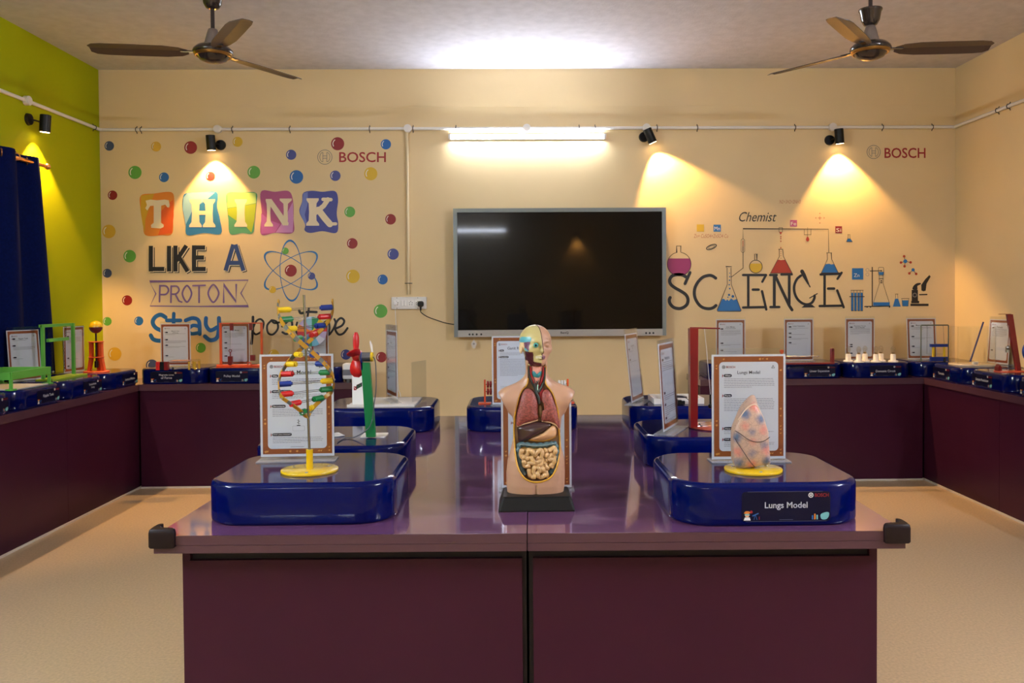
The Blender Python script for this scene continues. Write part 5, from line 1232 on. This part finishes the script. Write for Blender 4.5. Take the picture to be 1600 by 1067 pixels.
# ---- bead frame
b0 = atZ(757, 633, ZT); b1 = atZ(889, 633, ZT)
bf = thing('bead_frame', 'orange abacus frame with red beads behind the Ganit sheet', 'abacus', ((b0.x+b1.x)/2, b0.y+.06, ZT)); hw = (b1.x-b0.x)/2
hp = atY(757, 593, b0.y+.06).z-ZT
for s_ in (-1, 1): obj('frame_post', MB().box((s_*hw, 0, hp/2), (.008, .012, hp)), m_orange, bf); obj('frame_foot', MB().rrect(.06, .05, .01, [(0, 0), (0, .005)], smooth=False, T=Matrix.Translation((s_*hw, 0, 0))), m_orange, bf)
m_bead = mat('dark_red_bead', (140, 20, 20), .3, coat=.3)
for z in (hp*.80, hp*.50):
    w_ = obj('bead_wire', MB().cyl((-hw, 0, z), (hw, 0, z), .0018, n=8), m_steel, bf)
    for i in range(5): obj('bead', MB().lathe([(.003, -.006), (.016, -.0045), (.016, .0045), (.003, .006)], 16, T=Matrix.Translation((-hw+.014+i*.013, 0, z)) @ Matrix.Rotation(PI/2, 4, 'Y')), m_bead, w_)
    for i in range(3): obj('bead', MB().lathe([(.003, -.006), (.016, -.0045), (.016, .0045), (.003, .006)], 16, T=Matrix.Translation((hw-.014-i*.013, 0, z)) @ Matrix.Rotation(PI/2, 4, 'Y')), m_whitep, w_, 'pale bead')
# ---- flat circuit box, back right
c0 = atZ(1022, 632, ZT); c1 = atZ(1098, 630, ZT)
t = thing('circuit_box', 'flat white-rimmed circuit box on far right table plinth', 'science model', ((c0.x+c1.x)/2, c0.y+.09, ZT)); wx = c1.x-c0.x
obj('box_rim', MB().box((0, -.085, .014), (wx, .012, .026)).box((0, .085, .014), (wx, .012, .026)).box((-wx/2+.008, 0, .014), (.016, .16, .026)).box((wx/2-.008, 0, .014), (.016, .16, .026)), m_whitep, t)
obj('box_floor', MB().box((0, 0, .006), (wx-.03, .16, .008)), mat('box_cream', (190, 174, 132), .5), t)
obj('coil', MB().torus((.02, .01, .018), .03, .008), mat('coil_dark', (52, 48, 56), .4), t)
for i, (x, z) in enumerate(((-.04, .012), (-.02, .016), (.0, .012), (.015, .01))): obj('terminal', MB().box((x, -.105, z), (.014, .02, z*1.6)), m_black, t)
obj('jumper_wire', MB().tube(smooth2([(-.03, -.1, .03), (-.02, -.12, .04), (.02, -.12, .035), (.05, -.1, .012)], 5, False), .0016, 6), m_black, t)
obj('indicator_lamp', MB().sphere((-.055, .06, .045), .006).cyl((-.055, .06, .008), (-.055, .06, .042), .003), m_white, t)
# ---- red pendulum stand
b0 = atZ(1083, 669, ZT)
t = thing('pendulum_stand', 'tall red pendulum stand behind the Lungs Model sheet', 'science model', b0)
tp_ = atY(1083, 513, b0.y)-b0
obj('base_plate', MB().lathe([(.098, 0), (.1, .002), (.1, .006), (.001, .007)], 40, c=(.088, .02, 0)), mat('copper_red_base', (186, 84, 58), .3, coat=.4), t)
for a in (150, 200, 270): obj('screw', MB().sphere((.088+.06*math.cos(math.radians(a)), .02+.06*math.sin(math.radians(a)), .008), (.005, .005, .004), 10), m_screw, t)
obj('upright_bar', bar((0, 0, .004), tp_, .026, .030, .04), m_redp2, t)
obj('top_arm', MB().cyl((tp_.x-.012, 0, tp_.z+.002), (tp_.x+.10, 0, tp_.z-.001), .0028, n=8), m_redp2, t)
pb = atY(1110, 637, b0.y)-b0
obj('string', MB().tube([(pb.x-.022, 0, tp_.z), (pb.x-.012, 0, tp_.z-.1), (pb.x, 0, pb.z+.05)], .0009, 5), m_white, t)
obj('bob', MB().cyl((pb.x, 0, pb.z+.05), (pb.x, 0, pb.z+.012), .0035, n=10).sphere((pb.x, 0, pb.z+.006), .009), m_black, t)

# ================================================================== MODELS ON THE BACK COUNTER
m_clear = m_acr
# ---- magnet tray
p = atZ(276, 578, ZT)
t = thing('magnet_tray', 'clear magnet tray on yellow legs with red blocks, left back counter', 'science model', (p.x, p.y+.06, ZT))
s_ = lambda u, v: atY(u, v, p.y+.06)-Vector(t.location)
a0 = s_(268, 565); a1 = s_(309, 569)
obj('tray', MB().box(((a0.x+a1.x)/2, 0, .062), (a1.x-a0.x, .11, .012)), m_clear, t)
obj('filings', MB().box(((a0.x+a1.x)/2-.02, -.01, .0625), ((a1.x-a0.x)*.66, .09, .006)), mat('iron_filings', (176, 128, 112), .6, noise=.5, nscale=300), t)
for u in (299, 308):
    for y in (-.04, .04): x = s_(u, 570).x; obj('leg', MB().box((x, y, .028), (.011, .011, .056)), mat('ochre_leg', (196, 158, 44), .4), t)
for u, mm in ((252.5, m_redp), (259, m_black), (265, m_redp2)): obj('magnet_block', MB().box((s_(u, 570).x, -.05, .029), (.026, .03, .058)), mm, t)
obj('plotting_stud', MB().cyl((s_(278.5, 570).x, -.09, 0), (s_(278.5, 570).x, -.09, .022), .005), m_black, t)
# ---- pulley frame
p = atY(372, 572, 6.075); p.z = ZT
t = thing('pulley_frame', 'orange pulley frame standing on the Pulley Model plinth', 'science model', (p.x, p.y, ZT)); s_ = lambda u, v: atY(u, v, p.y)-Vector(t.location)
xl, xr, zt_ = s_(345, 540).x, s_(409, 540).x, s_(370, 505).z
for x in (xl, xr): obj('frame_post', MB().box((x, 0, zt_/2), (.016, .012, zt_)), m_orange, t)
obj('top_rail', MB().box(((xl+xr)/2, 0, zt_), (xr-xl+.02, .012, .008)), m_orange, t)
obj('base_bar', MB().cyl((xl-.03, 0, .012), (xr+.02, 0, .012), .011, n=16).box(((xl+xr)/2, 0, .003), (xr-xl+.05, .08, .006)), m_orange, t)
for u in (362, 392):
    x = s_(u, 510).x; obj('pulley_bracket', MB().box((x, 0, zt_-.026), (.024, .014, .05)).cyl((x, -.009, zt_-.04), (x, .009, zt_-.04), .011), m_redp2, t)
x = s_(361.5, 570).x
w_ = obj('weight', MB().box((x, -.018, .062), (.032, .02, .042)).cyl((x, -.03, .034), (x, -.01, .034), .016, n=20), m_redp2, t)
obj('hook_ring', MB().torus((x, -.018, .122), .010, .0025, (0, 1, 0)).cyl((x, -.018, .084), (x, -.018, .112), .004), m_redp2, w_)
x2 = s_(395, 560).x
w_ = obj('weight', MB().box((x2, 0, s_(395, 559).z), (.034, .02, .042)), m_redp2, t)
obj('cord', MB().cyl((x2-.012, 0, zt_-.05), (x2-.006, 0, s_(395, 555).z), .0012, n=6).cyl((x+.004, -.012, .13), (x+.004, 0, zt_-.05), .0012, n=6), m_white, t)
obj('reel', MB().torus((s_(391, 574).x, -.02, .024), .013, .004, (0, 1, 0)), m_orange, t)
# ---- colour disc
p = atY(487.5, 518, 6.1)
t = thing('colour_disc', 'multicoloured spinning disc on stand behind the helix', 'science model', (p.x, 6.1, ZT)); zc_ = p.z-ZT; R_ = .107
DM = [mat('disc_'+k, c, .5) for k, c in (('skyblue', (140, 190, 208)), ('green', (12, 132, 76)), ('yellow', (222, 190, 26)), ('red', (190, 28, 32)), ('lavender', (170, 154, 188)), ('pale', (196, 200, 214)), ('cyan', (104, 176, 200)), ('teal', (20, 128, 96)), ('blue', (66, 100, 166)), ('crimson', (176, 22, 44)), ('orange', (222, 124, 34)), ('lilac', (178, 160, 196)))]
m = MB()
for k in range(12):
    a0_, a1_ = 2*PI*k/12, 2*PI*(k+1)/12; sec = [(0, 0)]+[(R_*math.cos(a0_+(a1_-a0_)*i/5), R_*math.sin(a0_+(a1_-a0_)*i/5)) for i in range(6)]
    m.prism([(x, zc_+z) for x, z in sec], -.0015, .0015, (3-k) % 12)
obj('sector_disc', m, DM, t)
obj('axle', MB().cyl((0, -.012, zc_), (0, .012, zc_), .01, n=16), m_orange, t)
obj('support_post', MB().box((0, .012, zc_/2), (.012, .008, zc_)).box((0, .01, .003), (.09, .08, .006)), m_redp2, t)
# ---- white device at the end of the back counter
p0 = atY(533, 596, 6.1); p1 = atY(562, 568, 6.1)
t = thing('white_device', 'white and grey boxy device at end of left back counter', 'device', ((p0.x+p1.x)/2+.012, 6.14, HC)); w_ = p1.x-p0.x; hh = p1.z-HC
obj('device_body', MB().rrect(w_, .12, .015, [(.004, .02), (0, .026), (0, hh-.008), (.006, hh)]), m_white, t)
obj('grey_band', MB().rrect(w_+.003, .123, .015, [(0, hh*.36), (0, hh*.68)]), mat('device_grey', (112, 112, 118), .4), t)
for x in (-.03, .03): obj('foot', MB().cyl((x, -.03, 0), (x, -.03, .024), .012).cyl((x, .03, 0), (x, .03, .024), .012), m_gs, t)
obj('terminal', MB().cyl((w_/2, -.02, hh*.8), (w_/2+.022, -.02, hh*.8), .004), m_redp, t); obj('terminal', MB().cyl((w_/2, -.02, hh*.55), (w_/2+.022, -.02, hh*.55), .004), m_black, t)
# ---- linear expansion
p = atZ(1262, 569, ZT)
t = thing('expansion_rail', 'red rail with upright on the Linear Expansion plinth', 'science model', (p.x, p.y+.01, ZT)); s_ = lambda u, v: atY(u, v, p.y+.01)-Vector(t.location)
x0, x1 = s_(1224, 567).x, s_(1302, 567).x
obj('rail', MB().box(((x0+x1)/2, 0, .006), (x1-x0, .05, .010)), m_redp2, t)
obj('upright', MB().box((x1-.008, 0, s_(1300, 546).z/2), (.020, .03, s_(1300, 546).z)).cyl((x1-.008, -.015, s_(1300, 546).z), (x1-.008, .015, s_(1300, 546).z), .01), m_redp2, t)
kx = s_(1222, 549); obj('pointer_knob', MB().box((kx.x, .01, kx.z/2), (.014, .012, kx.z)).cyl((kx.x, .0, kx.z), (kx.x, .02, kx.z), .013, n=16), m_orange, t)
obj('metal_rod', MB().cyl((kx.x, .01, .055), (x1-.1, .01, .055), .003), m_steel, t)
# ---- six bulbs in holders
m_por = mat('white_porcelain', (232, 224, 212), .25, coat=.4)
m_glass = clear_mat('bulb_glass', (250, 248, 244), .02, .10)
m_brass = mat('bulb_cap_metal', (164, 140, 104), .3, 1.0)
bl = ['front left bulb in white holder on Domestic Circuit plinth, second from left', None]
bulb0 = None
for lab, u, v in (('clear bulb in white holder, leftmost of six on the circuit plinth', 1325.5, 563), ('clear bulb in white holder, front row, second from left', 1342, 567), ('clear bulb in white holder, back row, third from left', 1351.5, 563),
                  ('clear bulb in white holder, front row, fourth from left', 1368.5, 567), ('clear bulb in white holder, back row, fifth from left', 1376.5, 563), ('clear bulb in white holder, rightmost of six on the circuit plinth', 1395.5, 566.5)):
    p = atZ(u, v, ZT); p.y = min(p.y, 6.118)
    if v > 565: p.y = max(p.y, 6.055)
    p.x = atY(u, v, p.y).x
    if bulb0 is None:
        bulb0 = thing('bulb_holder', lab, 'bulb', p, 0, 'bulbs on the domestic circuit plinth')
        obj('holder_body', MB().lathe([(.036, 0), (.037, .004), (.033, .012), (.02, .017), (.019, .056), (.016, .06), (.001, .06)], 24), m_por, bulb0)
        b = obj('bulb_cap', MB().cyl((0, 0, .058), (0, 0, .072), .011, n=16), m_brass, bulb0)
        obj('glass_envelope', MB().lathe([(.010, .071), (.014, .08), (.0175, .09), (.0165, .102), (.011, .112), (.005, .118), (.001, .119)], 20), m_glass, bulb0)
        obj('filament', MB().tube([(-.004, 0, .074), (-.006, 0, .096), (-.002, 0, .1), (.002, 0, .096), (.006, 0, .1), (.004, 0, .074)], .0007, 5), m_brass, bulb0)
    else: copy_tree(bulb0, None, p, lab)
# ---- wire swing in the corner
p = atZ(1462, 566, ZT)
t = thing('magnetic_swing', 'grey wire frame with hanging loop and yellow blue stool, right corner', 'science model', (p.x, 6.12, ZT)); s_ = lambda u, v: atY(u, v, 6.12)-Vector(t.location)
l0, r1 = s_(1439, 509), s_(1482, 509); m_wire = mat('grey_frame_wire', (92, 98, 88), .4, .5)
obj('wire_frame', MB().tube([(l0.x, 0, 0), (l0.x, 0, l0.z), (l0.x+.004, 0, l0.z+.004), (r1.x-.004, 0, l0.z+.004), (r1.x, 0, l0.z), (r1.x, 0, 0)], .0048, 8), m_wire, t)
a_, b_ = s_(1448, 553), s_(1476, 553)
obj('swing_loop', MB().tube([(a_.x+.003, 0, l0.z), (a_.x, -.002, a_.z), (b_.x, -.002, b_.z), (b_.x-.012, 0, l0.z)], .0014, 6), m_wire, t)
x0, x1 = s_(1455, 560).x, s_(1472, 560).x
obj('stool_leg', MB().box((x0, -.03, .065), (.013, .013, .13)), m_yp, t); obj('stool_leg', MB().box((x1, -.03, .065), (.013, .013, .13)), m_yp, t)
obj('magnet_bar', MB().box(((x0+x1)/2, -.03, .118), (x1-x0+.045, .02, .022)), m_blu, t); obj('magnet_bar', MB().box(((x0+x1)/2, -.03, .018), (x1-x0+.045, .02, .032)), m_blu, t)
# ================================================================== RIGHT COUNTER MODELS
t = thing('tornado_chamber', 'clear tornado chamber with blue tube on clear disc, right counter', 'science model', (3.165, 5.74, ZT))
obj('disc_base', MB().lathe([(.152, 0), (.154, .004), (.152, .012), (.001, .012)], 48), mat('frosted_disc', (190, 172, 146), .2), t)
Rc = .14
for a0_, a1_ in ((20, 160), (200, 340)):
    inn = [(Rc*math.cos(math.radians(a0_+(a1_-a0_)*i/16)), Rc*math.sin(math.radians(a0_+(a1_-a0_)*i/16))) for i in range(17)]
    rg = [[(x, y, z) for x, y in inn]+[(x*1.02, y*1.02, z) for x, y in inn[::-1]] for z in (.012, .27)]
    obj('chamber_wall', MB().loft(rg, 0, True), m_acr, t)
p0 = atY(1516, 565, 5.72)-Vector(t.location); p1 = atY(1536.5, 503, 5.72)-Vector(t.location)
p0.z = max(p0.z, .02)
obj('blue_tube', MB().cyl(p0, p1, .0055, n=12), mat('indigo_tube', (38, 38, 96), .3), t)
obj('fan_vent', MB().cyl((p0.x, p0.y-.06, .012), (p0.x, p0.y-.06, .03), .02).cyl((p0.x+.03, p0.y-.02, .012), (p0.x+.03, p0.y-.02, .026), .012), m_whitep, t)
obj('stud', MB().cyl((-.145, .10, .012), (-.145, .10, .045), .008), m_black, t)
# ---- red simple pendulum arm
b0 = atZ(1597, 581, ZT); b0.x = min(b0.x, 3.27)
b0 = Vector((3.215, 5.235, ZT))
t = thing('simple_pendulum', 'red simple pendulum with top arm, right counter', 'science model', b0); s_ = lambda u, v: atY(u, v, b0.y)-b0
q0, q1 = s_(1591, 576), s_(1577, 491)
obj('upright_bar', bar((q0.x, 0, .005), (q1.x, 0, q1.z), .030, .036, .02), m_redp2, t)
obj('top_arm', MB().box(((q1.x+s_(1563, 490).x)/2, 0, q1.z+.001), (abs(s_(1563, 490).x-q1.x)+.02, .012, .003)), m_redp2, t)
e0 = s_(1559, 580)
obj('base_plate', MB().rrect(.20, .09, .02, [(0, 0), (.001, .006)], T=Matrix.Translation((e0.x+.09, 0, 0))), m_orange, t)
obj('side_block', MB().prism([(e0.x-.01, .006), (e0.x+.016, .006), (e0.x+.014, .03), (e0.x+.003, .046), (e0.x-.008, .03)], -.02, .02), m_redp2, t)
obj('string', MB().cyl((s_(1576, 492).x, 0, q1.z), (s_(1575, 520).x, 0, s_(1575, 540).z), .0009, n=5), m_white, t)
bb_ = s_(1574.5, 548)
obj('bob', MB().sphere((bb_.x, 0, bb_.z+.02), .014).cyl((bb_.x, 0, bb_.z-.012), (bb_.x, 0, bb_.z+.008), .013), m_screw, t)
# ---- generator wheel at the right edge
t = thing('generator_wheel', 'dark blue generator wheel cut by the right photo edge', 'science model', (3.20, 4.72, ZT))
wp = atY(1618, 549, 4.72)-Vector(t.location)
obj('wheel', MB().cyl((wp.x, -.012, wp.z), (wp.x, .012, wp.z), .068, n=40).torus((wp.x, 0, wp.z), .066, .012, (0, 1, 0), 40), mat('wheel_blue', (22, 52, 128), .3), t)
obj('wheel_stand', MB().box((wp.x, .03, wp.z/2), (.03, .012, wp.z)).box((wp.x+.01, .03, .006), (.05, .1, .012)).cyl((wp.x, .04, wp.z), (wp.x, -.02, wp.z), .006), m_whitep, t)
# ================================================================== LEFT COUNTER MODELS
m_lg = mat('light_green_enamel', (92, 168, 62), .4)
# ripple tank
P3 = [atZ(75, 592, ZT), atZ(27, 600, ZT)]
t = thing('ripple_tank', 'light green ripple tank frame on white board, left counter', 'science model', (-2.93, 4.80, ZT))
zt_ = .062; L_ = .19; D_ = .14
for x, y, sx, sy in ((0, -L_, 2*D_, .014), (0, L_, 2*D_, .014), (-D_, 0, .014, 2*L_), (D_, 0, .014, 2*L_)): obj('tank_rail', MB().box((x, y, zt_+.018), (sx, sy, .042)), m_lg, t)
obj('tank_glass', MB().box((0, 0, zt_+.004), (2*D_-.01, 2*L_-.01, .004)), m_acr, t)
for x in (-1, 1):
    for y in (-1, 1): obj('leg', MB().box((x*(D_-.002), y*(L_-.004), zt_/2), (.014, .014, zt_)).box((x*(D_-.006), y*(L_-.01), .004), (.04, .04, .008)), m_lg, t)
obj('white_board', MB().box((.0, -.01, .003), (.30, .33, .004)), m_whitep, t)
# swing
t = thing('chain_swing', 'light green swing frame with chains, left counter', 'science model', (-2.915, 5.355, ZT))
ys = .175; zt_ = .345
for s_ in (-1, 1): obj('frame_post', MB().box((-.02, s_*ys, zt_/2), (.018, .018, zt_)), m_lg, t)
obj('top_rail', MB().box((-.03, 0, zt_-.008), (.018, 2*ys+.018, .018)), m_lg, t)
obj('base_board', MB().rrect(.115, .41, .01, [(0, 0), (0, .010)], smooth=False), mat('lime_board', (150, 176, 34), .4), t)
obj('swing_bar', MB().box((-.03, .012, .245), (.016, .235, .020)), m_lg, t)
m_ch = mat('dark_chain', (40, 36, 34), .4, .8)
def chain(x, y, z0_, z1_, sway=0.0):
    m = MB(); n = max(3, int((z0_-z1_)/.011))
    for i in range(n):
        z = z0_-(z0_-z1_)*(i+.5)/n
        m.torus((x, y+sway*(i/n), z), .0055, .0015, (1, 0, 0) if i % 2 else (0, 1, 0), 8, 4)
    return m
for y in (-.09, .105): obj('chain', chain(-.03, y, zt_-.018, .256), m_ch, t)
for y, sw, zz in ((-.06, .01, .05), (.07, .012, .05)): c = obj('chain', chain(-.03, y, .234, zz, sw), m_ch, t); obj('end_ball', MB().sphere((-.03, y+sw, zz-.006), .008), m_screw, c)
# tower
p = atZ(151, 581, ZT)
t = thing('ball_tower', 'orange tower with yellow ball top, left counter corner', 'science model', (p.x, p.y, ZT)); s_ = lambda u, v: atY(u, v, p.y)-p
zb_ = s_(151, 511).z
obj('disc_foot', MB().lathe([(.083, 0), (.084, .004), (.08, .008), (.001, .008)], 36), m_orange, t)
bl_ = obj('ball', MB().sphere((0, 0, zb_), .043, 24, 0, None, 0, PI/2), m_yel, t, 'yellow upper half ball')
obj('lower_half_ball', MB().sphere((0, 0, zb_), .0428, 24, 0, None, -PI/2, 0), mat('maroon_half_ball', (92, 24, 28), .3), t)
obj('rod', MB().cyl((0, 0, .03), (0, 0, zb_-.04), .006, n=12).cyl((0, 0, .03), (0, 0, .075), .013, n=14), mat('dark_rod', (64, 44, 36), .3, .7), t)
for v in (534, 558): z = s_(151, v).z; obj('ring_plate', MB().lathe([(.012, z-.003), (.05, z-.003), (.05, z+.003), (.012, z+.003)], 24), m_orange, t)
z1 = s_(151, 534).z
for a in (0, 180, 95): ca, sa = math.cos(math.radians(a)), math.sin(math.radians(a)); obj('leg', MB().loft([[Vector((ca*r+dx*-sa, sa*r+dx*ca, z))+Vector((ca, sa, 0))*dy for dx, dy in ((-.014, -.011), (.014, -.011), (.014, .009), (-.014, .009))] for r, z in ((.05, .008), (.034, z1*.5), (.034, z1))], 0, False), m_orange, t)
